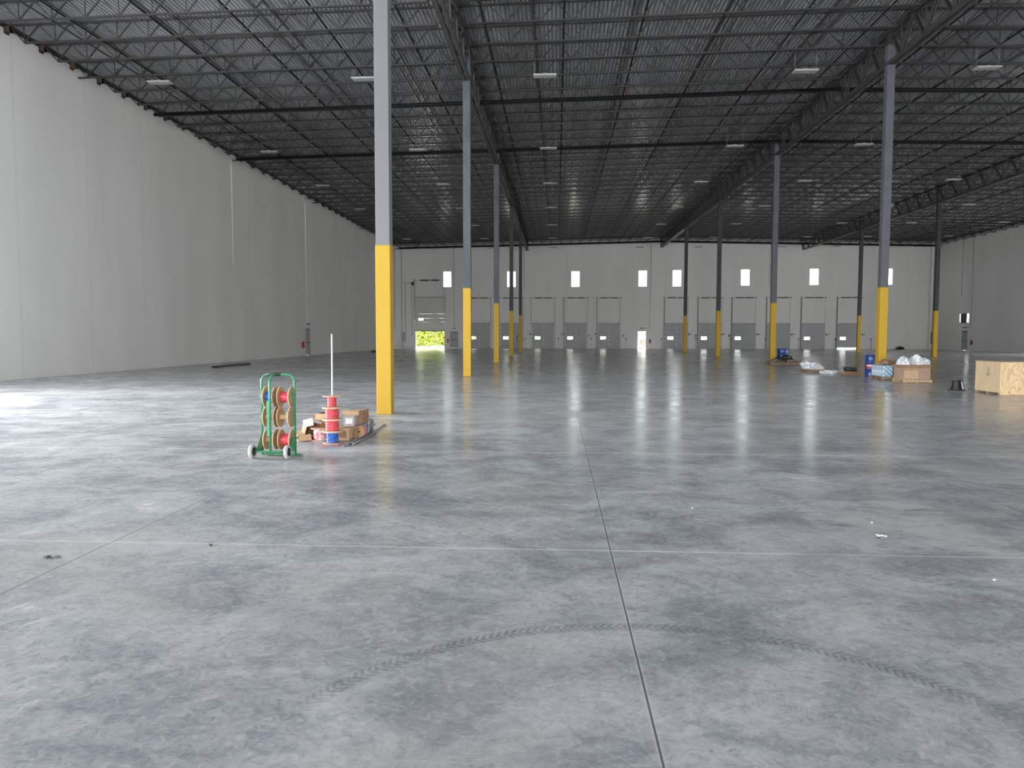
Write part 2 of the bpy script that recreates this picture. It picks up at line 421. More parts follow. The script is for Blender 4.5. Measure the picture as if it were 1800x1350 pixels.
def bm_lathe(bm, prof, seg=32, axis='Z', origin=(0, 0, 0), smooth_=True):
    """prof: (radius, height) pairs, closed by caps if the radius is 0"""
    o = Vector(origin)
    def P(r, h, a):
        x, y = r * math.cos(a), r * math.sin(a)
        return o + (Vector((x, y, h)) if axis == 'Z' else Vector((h, x, y)) if axis == 'X' else Vector((x, h, y)))
    rings = []
    for r, h in prof:
        if r < 1e-6: rings.append([bm.verts.new(P(0, h, 0))])
        else: rings.append([bm.verts.new(P(r, h, 2 * math.pi * k / seg)) for k in range(seg)])
    for a, b in zip(rings, rings[1:]):
        if len(a) == 1 and len(b) == 1: continue
        for k in range(seg):
            j = (k + 1) % seg
            if len(a) == 1: f = bm.faces.new((a[0], b[j], b[k]))
            elif len(b) == 1: f = bm.faces.new((a[k], a[j], b[0]))
            else: f = bm.faces.new((a[k], a[j], b[j], b[k]))
            f.smooth = smooth_

def mkmesh(name, bm, m, recalc=True):
    if recalc: bmesh.ops.recalc_face_normals(bm, faces=bm.faces)
    me = bpy.data.meshes.new(name)
    bm.to_mesh(me); bm.free()
    for mm in (m if isinstance(m, (list, tuple)) else [m]):
        me.materials.append(mm)
    return me

def obj(name, bm, m, parent=None, recalc=True):
    me = bm if isinstance(bm, bpy.types.Mesh) else mkmesh(name, bm, m, recalc)
    o = bpy.data.objects.new(name, me)
    COL.objects.link(o)
    if parent is not None: o.parent = parent
    return o

def tag(o, label=None, cat=None, group=None, kind=None):
    if label: o['label'] = label
    if cat: o['category'] = cat
    if group: o['group'] = group
    if kind: o['kind'] = kind
    return o

def thing(name, label, cat, loc=(0, 0, 0), rotz=0.0, group=None, kind=None):
    o = bpy.data.objects.new(name, None)
    o.empty_display_size = 0.2
    COL.objects.link(o)
    o.location = loc; o.rotation_euler = (0, 0, rotz)
    return tag(o, label, cat, group, kind)

CHILDREN = {}
def dup(root, loc=None, rot=None, scale=None, label=None, group=None):
    kids = [c for c in bpy.data.objects if c.parent == root] if root.name not in CHILDREN else CHILDREN[root.name]
    CHILDREN[root.name] = kids
    r = root.copy(); COL.objects.link(r)
    if loc is not None: r.location = loc
    if rot is not None: r.rotation_euler = rot
    if scale is not None: r.scale = scale
    if label: r['label'] = label
    if group: r['group'] = group
    for ch in kids:
        c = ch.copy(); COL.objects.link(c); c.parent = r
        key = 'sub:' + ch.name
        if key not in CHILDREN:
            CHILDREN[key] = [g for g in bpy.data.objects if g.parent == ch]
        for g in CHILDREN[key]:
            d = g.copy(); COL.objects.link(d); d.parent = c
    return r

def nb(): return bmesh.new()
def box_obj(name, lo, hi, m, parent=None, bevel=0.0, rot=None, piv=None):
    bm = nb(); bm_box(bm, lo, hi, rot, piv, bevel); return obj(name, bm, m, parent)

ONES = ['', 'first', 'second', 'third', 'fourth', 'fifth', 'sixth', 'seventh', 'eighth', 'ninth', 'tenth', 'eleventh', 'twelfth', 'thirteenth',
        'fourteenth', 'fifteenth', 'sixteenth', 'seventeenth', 'eighteenth', 'nineteenth']
TENS = {20: ('twentieth', 'twenty'), 30: ('thirtieth', 'thirty'), 40: ('fortieth', 'forty')}
def ordinal(k):
    if k < 20: return ONES[k]
    t = k // 10 * 10
    return TENS[t][0] if k == t else f'{TENS[t][1]}-{ONES[k - t]}'

# ------------------------------------------------------------------ shell
bm = nb()
v = [bm.verts.new(p) for p in ((XL, REAR_Y, 0), (XR, REAR_Y, 0), (XR, YF + 0.25, 0), (XL, YF + 0.25, 0))]
v2 = [bm.verts.new((p.co.x, p.co.y, -0.2)) for p in v]
bm.faces.new(v); bm.faces.new(v2[::-1])
for i in range(4): bm.faces.new((v[i], v2[i], v2[(i + 1) % 4], v[(i + 1) % 4]))
tag(obj('floor', bm, M_FLOOR), kind='structure', label='polished grey concrete warehouse floor with saw-cut joints and tyre marks')

def wall_mesh(axis, pos, thick, u0, u1, holes, top, mtl, name):
    """axis 1: wall in the xz plane at y=pos ; axis 0: wall in the yz plane at x=pos. top: function of u. thick: signed, away from the room"""
    us = sorted({u0, u1, *[h[0] for h in holes], *[h[1] for h in holes], *([XB] if axis == 1 else [])})
    zs = sorted({0.0, *[h[2] for h in holes], *[h[3] for h in holes]})
    bm = nb()
    cache = {}
    def V(u, z, d):
        k = (round(u, 4), round(z, 4), d)
        if k not in cache:
            w = pos + (thick if d else 0)
            cache[k] = bm.verts.new((u, w, z) if axis == 1 else (w, u, z))
        return cache[k]
    def inside(u, z):
        return any(h[0] < u < h[1] and h[2] < z < h[3] for h in holes)
    for a, b in zip(us, us[1:]):
        col_z = [(z, z) for z in zs] + [(top(a), top(b))]
        for (za, zb), (zc, zd) in zip(col_z, col_z[1:]):
            um, zm = (a + b) / 2, (za + zc) / 2
            if inside(um, zm): continue
            for d in (0, 1):
                bm.faces.new((V(a, za, d), V(b, zb, d), V(b, zd, d), V(a, zc, d)))
    for h in holes:
        hu = [u for u in us if h[0] <= u <= h[1]]
        hz = [z for z in zs if h[2] <= z <= h[3]]
        for z in (h[2], h[3]):
            for a, b in zip(hu, hu[1:]):
                bm.faces.new((V(a, z, 0), V(b, z, 0), V(b, z, 1), V(a, z, 1)))
        for u in (h[0], h[1]):
            for a, b in zip(hz, hz[1:]):
                bm.faces.new((V(u, a, 0), V(u, b, 0), V(u, b, 1), V(u, a, 1)))
    return tag(obj(name, bm, mtl, recalc=False), kind='structure')

DOCKS = [-11.0, -7.02, -3.11, 0.87, 4.87, 13.02, 17.05, 21.10, 25.2, 29.3, 33.52]
DW, DH = 2.75, 3.03
WINX = [(-14.05, -13.07), (-6.17, -5.12), (1.66, 2.70), (9.80, 10.83), (13.90, 14.95), (22.05, 23.10), (30.18, 31.24), (38.75, 39.85)]
WINZ = [(7.5, 9.4)] * 3 + [(7.5, 9.45), (7.52, 9.5), (7.6, 9.55), (7.66, 9.6), (7.68, 9.62)]
far_holes = [(-17.5, -13.95, 0.0, 4.3), (-13.2, -12.27, 0.0, 2.06), (9.80, 10.80, 0.0, 2.12)]
far_holes += [(x + 0.06, x + DW - 0.06, 0.0, DH - 0.05) for x in DOCKS]
far_holes += [(a, b, c, d) for (a, b), (c, d) in zip(WINX, WINZ)]
wall_mesh(1, YF, 0.25, XL - 0.25, XR + 0.25, far_holes, lambda u: deck_z(u) + .12, M_WALL_F, 'wall_dock')
side_holes = [(c - w / 2, c + w / 2, 0.0, 6.1) for c, w in SIDE_DOORS] + [(60.95, 61.95, 0.0, 2.15)]
wall_mesh(0, XL, -0.25, REAR_Y, YF, side_holes, lambda u: deck_z(XL) + .12, M_WALL_S, 'wall_left')
opp_holes = [(c - w / 2, c + w / 2, 0.0, 4.4) for c, w in ADDED_OPENINGS] + [(89.05, 90.1, 0.0, 2.18), (88.75, 90.7, 3.1, 4.1)]
wall_mesh(0, XR, 0.25, REAR_Y, YF, opp_holes, lambda u: deck_z(XR) + .12, M_WALL_S, 'wall_right')
rear_holes = [(c - w / 2, c + w / 2, 0.2, 5.8) for c, w in REAR_DOORS]
wall_mesh(1, REAR_Y, -0.25, XL - 0.25, XR + 0.25, rear_holes, lambda u: deck_z(u) + .12, M_WALL_F, 'wall_rear')

# corrugated steel roof deck, ribs running towards the dock wall
bm = nb()
PITCH_R = 0.1524
x = XL
prev = None
RIB = [(0.0, 0.0), (0.045, 0.0), (0.062, 0.04), (0.135, 0.04), (PITCH_R, 0.0)]
xs = []
while x < XR - 0.01:
    for dx_, dz_ in RIB[:-1]:
        if x + dx_ < XR: xs.append((x + dx_, dz_))
    x += PITCH_R
xs.append((XR, 0.0))
YS = [REAR_Y, 9.0, 12.0, 22.5, 40.0, 70.0, YF]
def in_hole(xm, ym): return any(h[0] < xm < h[1] and h[2] < ym < h[3] for h in ROOF_FILL_GAPS)
def sheet(cols, holes=True):
    prev = None
    for (xx, z) in cols:
        cur = [bm.verts.new((xx, y, z)) for y in YS]
        if prev:
            for i in range(len(YS) - 1):
                if holes and in_hole((xx + prev[0].co.x) / 2, (YS[i] + YS[i + 1]) / 2): continue
                bm.faces.new((prev[i], cur[i], cur[i + 1], prev[i + 1]))
        prev = cur
sheet([(xx, deck_z(xx) + dz_) for xx, dz_ in xs])
sheet([(xx, deck_z(xx) + .12) for xx in (XL - .25, -18.5, -9.5, 2.0, 12.0, XB, XR + .25)], False)
tag(obj('ceiling', bm, M_DECK, recalc=False), kind='structure', label='dark corrugated steel roof deck')

# ledger angles along the side walls
for nm, xw, s in (('trim_1', XL, 1), ('trim_2', XR, -1)):
    bm = nb()
    z = deck_z(xw)
    bm_box(bm, (min(xw, xw + s * .02), 14, z - 0.13), (max(xw, xw + s * .02), YF, z - 0.005))
    bm_box(bm, (min(xw, xw + s * .11), 14, z - 0.03), (max(xw, xw + s * .11), YF, z - 0.005))
    tag(obj(nm, bm, M_DARK), kind='structure')
# far wall edge angle under the deck, following the roof slope
bm = nb()
for a, b in ((XL, XB), (XB, XR)):
    bm_bar(bm, (a, YF - .05, deck_z(a) - .06), (b, YF - .05, deck_z(b) - .06), .1, .12)
    bm_bar(bm, (a, YF - .35, deck_z(a) - .70), (b, YF - .35, deck_z(b) - .70), .12, .08)
tag(obj('trim_3', bm, M_DARK), kind='structure')

# ------------------------------------------------------------------ columns
def make_column(M_COLGREY):
    t = thing('steel_column', 'x', 'column')
    bm = nb(); bm_box(bm, (-.15, -.15, 3.5), (.15, .15, 12.85), bevel=.012); obj('upper_shaft', bm, M_COLGREY, t)
    bm = nb(); bm_box(bm, (-.158, -.158, 0.0), (.158, .158, 3.56), bevel=.014); obj('yellow_sleeve', bm, M_YELLOW, t)
    return t
COLS = [(XA, YA[i], 0, i) for i in range(5)] + [(row_b(YA[i]), YA[i], 1, i) for i in range(1, 5)] + [(XC + .1, YA[i], 2, i) for i in range(3, 5)]
CLAB = {
    (0, 0): 'large yellow and pale grey steel column behind the stacked wire spools',
    (0, 1): 'yellow and blue-grey column, second along the row that starts behind the wire spools',
    (0, 2): 'yellow and grey column, third along the row that starts behind the wire spools',
    (0, 3): 'slim yellow and dark column, fourth along the row that starts behind the wire spools',
    (0, 4): 'slim yellow and dark column, closest to the dock wall in the wire-spool row',
    (1, 1): 'tall yellow and grey column rising behind the blue-striped packages on the pallet',
    (1, 2): 'yellow and grey column beside the cluttered pallet with the black bag',
    (1, 3): 'yellow and dark column, third along the middle row under the roof ridge',
    (1, 4): 'slim yellow and dark column of the middle row, closest to the dock wall',
    (2, 3): 'dull yellow and black column standing between the big box and the panelled end corner',
    (2, 4): 'dull yellow and black column in front of the last dock door',
}
PAINT = {(0, 0): M_COLPALE, (0, 1): M_COLMID, (0, 2): M_COLMID, (1, 1): M_COLB, (1, 2): M_COLB}
protos = {}
for k, (x, y, row, i) in enumerate(COLS):
    pm = PAINT.get((row, i), M_COLDARK)
    if pm.name not in protos: c = protos[pm.name] = make_column(pm); c.location = (x, y, 0)
    else: c = dup(protos[pm.name], (x, y, 0))
    c['label'] = CLAB[(row, i)]
    c['group'] = 'steel columns in rows'

# ------------------------------------------------------------------ girders: open-web trusses along the column rows
GD = 1.33      # girder depth
NPAN = 8
def make_girder(length, name='roof_girder'):
    t = thing(name, 'x', 'girder')
    bm = nb()
    for s in (-1, 1): bm_box(bm, (s * .095 - .06, 0, -.13), (s * .095 + .06, length, 0))
    obj('top_chord', bm, M_GIRDER, t)
    bm = nb()
    for s in (-1, 1): bm_box(bm, (s * .095 - .062, .55 if length > 17 else .0, -GD), (s * .095 + .062, length - (.9 if length > 17 else 0), -GD + .12))
    obj('bottom_chord', bm, M_GIRDER, t)
    bm = nb()
    n = round(length / 1.905)
    p = length / n
    for i in range(n):
        a = (0, i * p, -.07); b = (0, (i + .5) * p, -GD + .06); c = (0, (i + 1) * p, -.07)
        for s in (-1, 1):
            o_ = Vector((s * .05, 0, 0))
            bm_bar(bm, Vector(a) + o_, Vector(b) + o_, .05, .075)
            bm_bar(bm, Vector(b) + o_, Vector(c) + o_, .05, .075)
        bm_bar(bm, (0, (i + .5) * p, -GD + .06), (0, (i + .5) * p, -.07), .045)
        if i:
            bm_box(bm, (-.03, i * p - .11, -.30), (.03, i * p + .11, -.1))
    obj('web', bm, M_GIRDER, t)
    return t
ROWN = {0: 'first', 1: 'second', 2: 'third'}
g_std = None; g_end = None
segs = [(YA[0] + 15.24 * (i), YA[0] + 15.24 * (i + 1)) for i in range(-1, 4)] + [(YA[4], YF)]
WHERE = ['over the camera end', 'first full span', 'second span', 'third span', 'fourth span', 'span ending at dock wall']
for row, xg in enumerate((XA, XB, XC)):
    for i, (a, b) in enumerate(segs):
        if row == 0 and i < 1: continue
        if row == 1 and i < 1: continue
        if row == 2 and i < 3: continue
        zt = deck_z(xg) - .10
        lab = f'dark steel truss girder over the {ROWN[row]} column row, {WHERE[i]}'
        if i == 5:
            if g_end is None: g = g_end = make_girder(b - a)
            else: g = dup(g_end)
        else:
            if g_std is None: g = g_std = make_girder(b - a)
            else: g = dup(g_std)
        g.location = ((xg if row != 1 else row_b(a)), a, zt); g.rotation_euler = (0, 0, math.atan(.0065) if row == 1 else 0); g['label'] = lab; g['group'] = 'truss girders under the roof'
# short upper ends of the columns reach the girder top (cap part of each column)
for o in [o for o in bpy.data.objects if o.name.startswith('steel_column') and o.parent is None]:
    zt = deck_z(o.location.x) - .23
    bm = nb(); bm_box(bm, (-.13, -.13, 12.8), (.13, .13, zt - .02)); bm_box(bm, (-.17, -.17, zt - .02), (.17, .17, zt))
    obj('column_head', bm, M_GIRDER, o)

# ------------------------------------------------------------------ roof joists
JL, JD = 16.3, 0.68
def make_joist(tie):
    t = thing('roof_joist', 'x', 'joist')
    bm = nb(); bm_box(bm, (0.02, -.062, -.055), (JL - .02, .062, 0)); obj('top_chord', bm, M_JOIST, t)
    e = 0.22 if tie else 0.62
    bm = nb(); bm_box(bm, (e, -.055, -JD), (JL - e, .055, -JD + .05)); obj('bottom_chord', bm, M_JOIST, t)
    bm = nb()
    n = 13; p = (JL - 1.24) / n
    for i in range(n + 1):
        xb = .62 + i * p
        bm_bar(bm, (xb, 0, -JD + .03), (xb, 0, -.03), .026)
        if i < n:
            bm_bar(bm, (xb, 0, -JD + .03), (xb + p / 2, 0, -.03), .042)
            bm_bar(bm, (xb + p / 2, 0, -.03), (xb + p, 0, -JD + .03), .028)
    bm_bar(bm, (.62, 0, -JD + .03), (.08, 0, -.04), .035); bm_bar(bm, (JL - .62, 0, -JD + .03), (JL - .08, 0, -.04), .035)
    if tie:
        for i in range(n + 1):
            xb = .62 + i * p
            for s in (-1, 1): bm_bar(bm, (xb, -.05, -JD + .03), (xb + s * .22, -.10, -JD + .30), .03)
    obj('web', bm, M_JOIST, t)
    return t
jn = make_joist(False)
jt = make_joist(True)
first = {0: True, 1: True}
BAYS = [(XL + .06, XA), (XA, XB), (XB, XC), (XC, XR - .06)]
BAYN = ['between plain side wall and first column row', 'between first and second column rows', 'between second and third column rows', 'between third column row and opposite wall']
jy = []
k = 4
while 16.4 + 1.905 * k < YF - .4:
    jy.append((16.4 + 1.905 * k, k)); k += 1
seat_mesh = None
for bi, (xa, xb) in enumerate(BAYS):
    za, zb = deck_z(xa) - .004, deck_z(xb) - .004
    ang = math.atan2(zb - za, xb - xa); L = math.hypot(xb - xa, zb - za)
    for q, (y, k) in enumerate(jy):
        tie = 1 if (k % 8 == 0 and k < 33) else 0
        src = (jn, jt)[tie]
        if bi == 1: xb = row_b(y)
        if bi == 2: xa = row_b(y)
        if bi in (1, 2):
            za, zb = deck_z(min(xa, XB) if bi == 1 else max(xa, XB)) - .004, deck_z(min(xb, XB) if bi == 1 else xb) - .004
            ang = math.atan2(zb - za, xb - xa); L = math.hypot(xb - xa, zb - za)
        if first[tie]: o = src; first[tie] = False
        else: o = dup(src)
        o.location = (xa, y, za); o.rotation_euler = (0, -ang, 0); o.scale = (L / JL, 1, 1)
        o['label'] = f'dark steel roof joist {BAYN[bi]}, {ordinal(len(jy) - q)} from dock wall'
        o['group'] = 'open-web joists under the roof deck'
        if bi in (0, 3):
            if seat_mesh is None:
                bm = nb(); bm_box(bm, (-.06, -.09, -.26), (.14, .09, -.06)); bm_box(bm, (-.06, -.12, -.32), (-.03, .12, -.1))
                seat_mesh = mkmesh('bearing_seat', bm, M_RUST)
            s = bpy.data.objects.new('bearing_seat', seat_mesh); COL.objects.link(s); s.parent = o
            if bi == 3: s.location = (JL, 0, 0); s.rotation_euler = (0, 0, math.pi)
            s['label'] = 'brown rusty bearing seat'

# bridging angles that run between the joists
BR = []
for bi, (xa, xb) in enumerate(BAYS):
    for f in (.17, .39, .61, .83):
        BR.append((xa + (xb - xa) * f, bi, f))
for q, (x, bi, f) in enumerate(BR):
    t = thing('bridging_row', f'thin dark bridging line crossing the joists, {ordinal(q + 1)} counted from the plain side wall', 'roof bridging', (x, 0, deck_z(x)), group='bridging lines under the roof')
    bm = nb(); bm_box(bm, (-.02, 24, -.105), (.02, YF - .6, -.065)); obj('top_angle', bm, M_JOIST, t)
    bm = nb(); bm_box(bm, (-.022, 24, -JD + .05), (.022, YF - .6, -JD + .09)); obj('bottom_angle', bm, M_JOIST, t)

# ------------------------------------------------------------------ sprinkler pipes
xsb = [-16.75 + 2.82 * i for i in range(21)]
MAINS = [36.35, 45.75, 93.2]
for q, x in enumerate(xsb):
    bm = nb(); zz = deck_z(x) - .46
    bm_tube(bm, [(x, 24, zz), (x, 94.2, zz)], .038, 8)
    o = tag(obj('sprinkler_pipe', bm, M_PIPE), f'black sprinkler branch pipe running to the dock wall, {ordinal(q + 1)} counted from the plain side wall', 'pipe', 'sprinkler branch pipes')
    for ym in MAINS[:1]:
        bm = nb(); bm_tube(bm, [(x, ym, deck_z(x) - .86), (x, ym, zz)], .03, 8); bm_tube(bm, [(x, ym, zz - .2), (x, ym, zz - .08)], .045, 8)
        tag(obj('riser_coupling', bm, M_COUPL, o), 'small red riser coupling')
for q, ym in enumerate(MAINS):
    bm = nb()
    e0 = -19.0
    for a, b in ((e0, XB), (XB, 43.5)):
        bm_tube(bm, [(a, ym, deck_z(a) - .86), (b, ym, deck_z(b) - .86)], .085, 12)
    tag(obj('sprinkler_main', bm, M_PIPE), f'thick black sprinkler main crossing the whole roof, {("closest to the camera", "second from the camera", "just before the dock wall")[q]}', 'pipe', 'sprinkler mains')

# ------------------------------------------------------------------ high-bay lights (off)
def make_light():
    t = thing('high_bay_light', 'x', 'ceiling light')
    bm = nb(); bm_box(bm, (-.47, -.2, 0), (.47, .2, .055), bevel=.008); bm_box(bm, (-.09, -.1, .05), (.09, .1, .1)); obj('housing', bm, M_LIGHT, t)
    bm = nb()
    for s in (-1, 1): bm_box(bm, (min(s * .05, s * .44), -.175, -.012), (max(s * .05, s * .44), .175, .002))
    obj('lens', bm, M_LENS, t)
    for s in (-1, 1):
        bm = nb(); bm_tube(bm, [(s * .42, 0, 0), (s * .42, 0, 1)], .006, 6); h_ = obj('hanger', bm, M_WIRE, t); h_.location = (0, 0, .05)
    return t
l0 = make_light(); used = False
LX = [-16.6, -8.0, -.55, 9.8, 16.8, 26.6, 32.9, 41.3]
LY = [32.3, 44.7, 54.9, 65.3, 75.5, 85.8, 94.9]
for r_, y in enumerate(LY):
    for c_, x in enumerate(LX):
        if x * 1368 / y > 860: continue
        if r_ == 1 and c_ == 1: pass
        loc = (x, y, 12.14)
        lab = f'unlit white high-bay light, {ordinal(c_ + 1)} from the plain side wall, {ordinal(len(LY) - r_)} row from dock wall'
        if not used: o = l0; o.location = loc; used = True
        else: o = dup(l0, loc)
        o['label'] = lab; o['group'] = 'unlit high-bay lights'
        for ch in bpy.data.objects:
            if ch.parent == o and ch.name.startswith('hanger'): ch.scale = (1, 1, deck_z(x) + .035 - 12.19)

# ------------------------------------------------------------------ clerestory windows
for i, ((a, b), (c, d)) in enumerate(zip(WINX, WINZ)):
    t = thing(f'window_{i + 1}', None, None, ((a + b) / 2, YF + .12, c), kind='structure')
    w, h = b - a, d - c
    bm = nb()
    for s in (-1, 1): bm_box(bm, (s * w / 2 - .03, -.03, 0), (s * w / 2 + .03, .03, h))
    bm_box(bm, (-w / 2, -.03, -.03), (w / 2, .03, .03)); bm_box(bm, (-w / 2, -.03, h - .03), (w / 2, .03, h + .03))
    obj('window_frame', bm, M_LIGHT, t)
    box_obj('pane', (-w / 2, -.004, 0), (w / 2, .004, h), M_GLASS, t)
    area('daylight_portal', ((a + b) / 2, YF + .28, (c + d) / 2), (R(-90), 0, 0), w, h, 1, (1, 1, 1), True)

# ------------------------------------------------------------------ dock doors
def dock_door(idx, x, bright, gap=0.0):
    y = YF - .03
    t = thing(f'door_{idx}', None, None, (x, y, 0), kind='structure')
    # panel with horizontal sections and a hole for the view window
    wx0, wx1, wz0, wz1 = .36, 1.04, 1.10, 1.45
    bm = nb()
    th = .05
    def cells(x0, x1, z0, z1): bm_box(bm, (x0, -th, z0), (x1, 0, z1))
    z = gap
    rows = [gap, .61, 1.10, 1.45, 1.82, 2.43, DH]
    for a, b in zip(rows, rows[1:]):
        if a == 1.10:
            cells(0, wx0, a, b); cells(wx1, DW, a, b)
        else:
            cells(0, DW, a + (.006 if a in (.61, 1.82, 2.43) else 0), b)
    bm_box(bm, (0, -th + .01, .6), (DW, 0, .62)); bm_box(bm, (0, -th + .01, 1.81), (DW, 0, 1.83)); bm_box(bm, (0, -th + .01, 2.42), (DW, 0, 2.44))
    obj('door_panel', bm, M_DOORP, t)
    box_obj('pane', (wx0, -.03, wz0), (wx1, -.022, wz1), M_GLASS, t)
    box_obj('door_head', (-.02, -.09, DH - .01), (DW + .02, 0, DH + .035), M_DARK, t)
    for s, xx in ((0, -.05), (1, DW + .01)):
        box_obj('track', (xx, -.16, 0.03), (xx + .04, -.02, 6.05), M_GALV_GLINT if (s == 1 or idx < 4) else M_CONDUIT, t)
        box_obj('track_bracket', (xx - (.04 if s == 0 else -.03), -.05, 0.03), (xx + (.01 if s == 0 else .08), -.005, 6.15), M_DARK, t)
    for sx in (.35, 1.55):
        bm = nb(); bm_tube(bm, [(sx, -.14, 6.15), (sx + .9, -.14, 6.15)], .06, 10); obj('spring', bm, M_DARK, t)
    bm = nb(); bm_tube(bm, [(-.35, -.14, 6.15), (DW + .35, -.14, 6.15)], .014, 6)
    for xx in (-.05, DW + .03, 1.4): bm_box(bm, (xx - .05, -.2, 6.05), (xx + .05, 0, 6.25))
    obj('shaft', bm, M_CONDUIT, t)
    hm = M_GALV_GLINT if bright else M_DOORP  # hinges of the glinting doors get the painted glint, others panel grey
    bm = nb()
    for z in (.5, 1.0, 1.5, 2.0, 2.5):
        for xx in (.02, DW / 2, DW - .1): bm_box(bm, (xx, -.075, z - .07), (xx + .075, -.05, z + .07))
    obj('hinge', bm, hm, t)
    return t
for i, x in enumerate(DOCKS):
    dock_door(i + 1, x, i < 7, 0.16 if i == 10 else 0.0)

# drive-in door, raised half way
t = thing('door_12', None, None, (-17.5, YF - .03, 0), kind='structure')
W_ = 3.55
bm = nb()
zz = [2.1, 2.65, 3.2, 3.42, 3.66, 4.2, 4.75, 5.3, 5.8, 6.22]
for a, b in zip(zz, zz[1:]):
    if a == 3.42:
        bm_box(bm, (-.04, -.1, a), (.38, -.05, b)); bm_box(bm, (.97, -.1, a), (W_ + .04, -.05, b))
    else: bm_box(bm, (-.04, -.1, a + .005), (W_ + .04, -.05, b))
    bm_box(bm, (-.04, -.09, a - .01) if a != 3.42 and a != 3.66 else (-.04, -.09, a), (.36, -.05, a + .012))
obj('door_panel', bm, M_DOORS, t)
box_obj('pane', (.38, -.08, 3.42), (.97, -.072, 3.66), M_GLASS, t)
box_obj('door_seal', (-.06, -.11, 2.05), (W_ + .06, -.04, 2.12), M_DARK, t)
box_obj('door_top', (-.06, -.12, 6.2), (W_ + .06, -.03, 6.26), M_DARK, t)
for xx in (-.12, W_ + .06):
    box_obj('track', (xx, -.18, 0.0), (xx + .06, -.02, 8.4), M_CONDUIT, t)
for sx in (.62, 1.98):
    bm = nb(); bm_tube(bm, [(sx, -.18, 8.32), (sx + .98, -.18, 8.32)], .085, 10); obj('spring', bm, M_DARK, t)
bm = nb(); bm_tube(bm, [(-.25, -.18, 8.32), (W_ + .3, -.18, 8.32)], .016, 6)
for xx in (-.1, 1.78, W_ + .08): bm_box(bm, (xx - .05, -.24, 8.2), (xx + .05, 0, 8.45))
obj('shaft', bm, M_CONDUIT, t)
bm = nb()
for z in (2.4, 2.9, 3.5, 4.0, 4.6):
    for xx in (1.15, 2.3): bm_box(bm, (xx, -.125, z - .06), (xx + .07, -.1, z + .06))
obj('hinge', bm, M_DOORP, t)
area('daylight_portal', (-15.72, YF + .28, 1.05), (R(-90), 0, 0), 3.5, 2.1, 1, (1, 1, 1), True)
area('daylight_portal', (10.3, YF + .28, 1.06), (R(-90), 0, 0), 1.0, 2.1, 1, (1, 1, 1), True)
box_obj('door_operator', (-18.0 + .02, YF - .32, 7.72), (-17.68, YF - .02, 8.12), M_BLACK)
tag(bpy.data.objects['door_operator'], 'small black box motor high beside the raised drive-in door', 'door opener')
bm = nb(); bm_tube(bm, [(-17.98, YF - .2, 7.7), (-17.98, YF - .2, 1.5)], .012, 6); bm_tube(bm, [(-17.92, YF - .2, 7.7), (-17.92, YF - .2, 1.5)], .012, 6); bm_tube(bm, [(-17.98, YF - .2, 1.5), (-17.95, YF - .2, 1.47), (-17.92, YF - .2, 1.5)], .012, 6)
tag(obj('pull_chain', bm, M_CONDUIT), 'thin grey chain loop hanging beside the raised drive-in door', 'chain')

# personnel doors
def man_door(name, w, h, parent_loc, rotz, open_=False):
    t = thing(name, None, None, parent_loc, rotz, kind='structure')
    bm = nb()
    bm_box(bm, (-.05, -.06, 0), (0.0, .06, h + .05)); bm_box(bm, (w, -.06, 0), (w + .05, .06, h + .05)); bm_box(bm, (-.05, -.06, h), (w + .05, .06, h + .05))
    obj('door_frame', bm, M_MAND, t)
    if open_:
        rot = Matrix.Rotation(R(-95), 3, 'Z')
        leaf = box_obj('door_leaf', (w - .0, .08, .01), (w + w - .06, .125, h - .01), M_MAND, t, rot=Matrix.Rotation(R(80), 3, 'Z'), piv=(w, .1, 0))
    else:
        leaf = box_obj('door_leaf', (0, -.02, .012), (w, .025, h), M_MAND, t)
        box_obj('push_bar', (.08, -.09, .98), (w - .08, -.02, 1.05), M_DARK, t)
        box_obj('door_closer', (w * .45, -.1, h - .14), (w * .85, -.02, h - .07), M_DARK, t)
    return t
man_door('door_13', .93, 2.02, (-13.2, YF + .0, 0), 0)
man_door('door_14', 1.0, 2.08, (9.8, YF + .1, 0), 0, True)
man_door('door_15', 1.0, 2.12, (XL + .0, 60.95, 0), R(90))
man_door('door_16', 1.05, 2.15, (XR, 90.1, 0), R(-90))

# louvred vent box on the end wall
t = thing('wall_vent', 'dark louvred vent with bright slits high above the side door', 'vent', (XR - .02, 89.72, 3.6))
bm = nb(); bm_box(bm, (-.12, -.62, -.55), (-.04, .62, .5))
for k in range(7): bm_box(bm, (-.17, -.6, -.5 + k * .14), (-.1, .6, -.46 + k * .14))
obj('louvre_panel', bm, M_STEELD, t)
bm = nb()
for z in (-.52, .5): bm_box(bm, (-.06, -1.0, z - .03), (0, 1.0, z + .03))
for yy in (-1.0, 1.0): bm_box(bm, (-.06, yy - .03, -.52), (0, yy + .03, .5))
obj('vent_frame', bm, M_LIGHT, t)

# emergency lights above the doors
def emergency(loc, rotz, lab):
    t = thing('emergency_light', lab, 'emergency light', loc, rotz, group='emergency lights above doors')
    box_obj('battery_case', (-.14, -.1, -.06), (.14, 0, .07), M_CONDUIT, t, bevel=.008)
    for s in (-1, 1):
        bm = nb(); bm_tube(bm, [(s * .2, -.05, 0), (s * .2, -.16, -.03)], [.03, .06], 10); obj('lamp_head', bm, M_DARK, t)
        bm = nb(); bm_tube(bm, [(s * .13, -.05, 0), (s * .2, -.05, 0)], .012, 6); obj('lamp_arm', bm, M_DARK, t)
emergency((-12.73, YF, 2.42), 0, 'small twin-head emergency light above the shut grey door on the dock wall')
emergency((10.3, YF, 2.46), 0, 'small twin-head emergency light above the open bright doorway')
emergency((XL, 61.45, 2.5), R(90), 'small twin-head emergency light above the door in the plain side wall')
emergency((XR, 89.5, 2.55), R(-90), 'small twin-head emergency light between the side door and the vent')

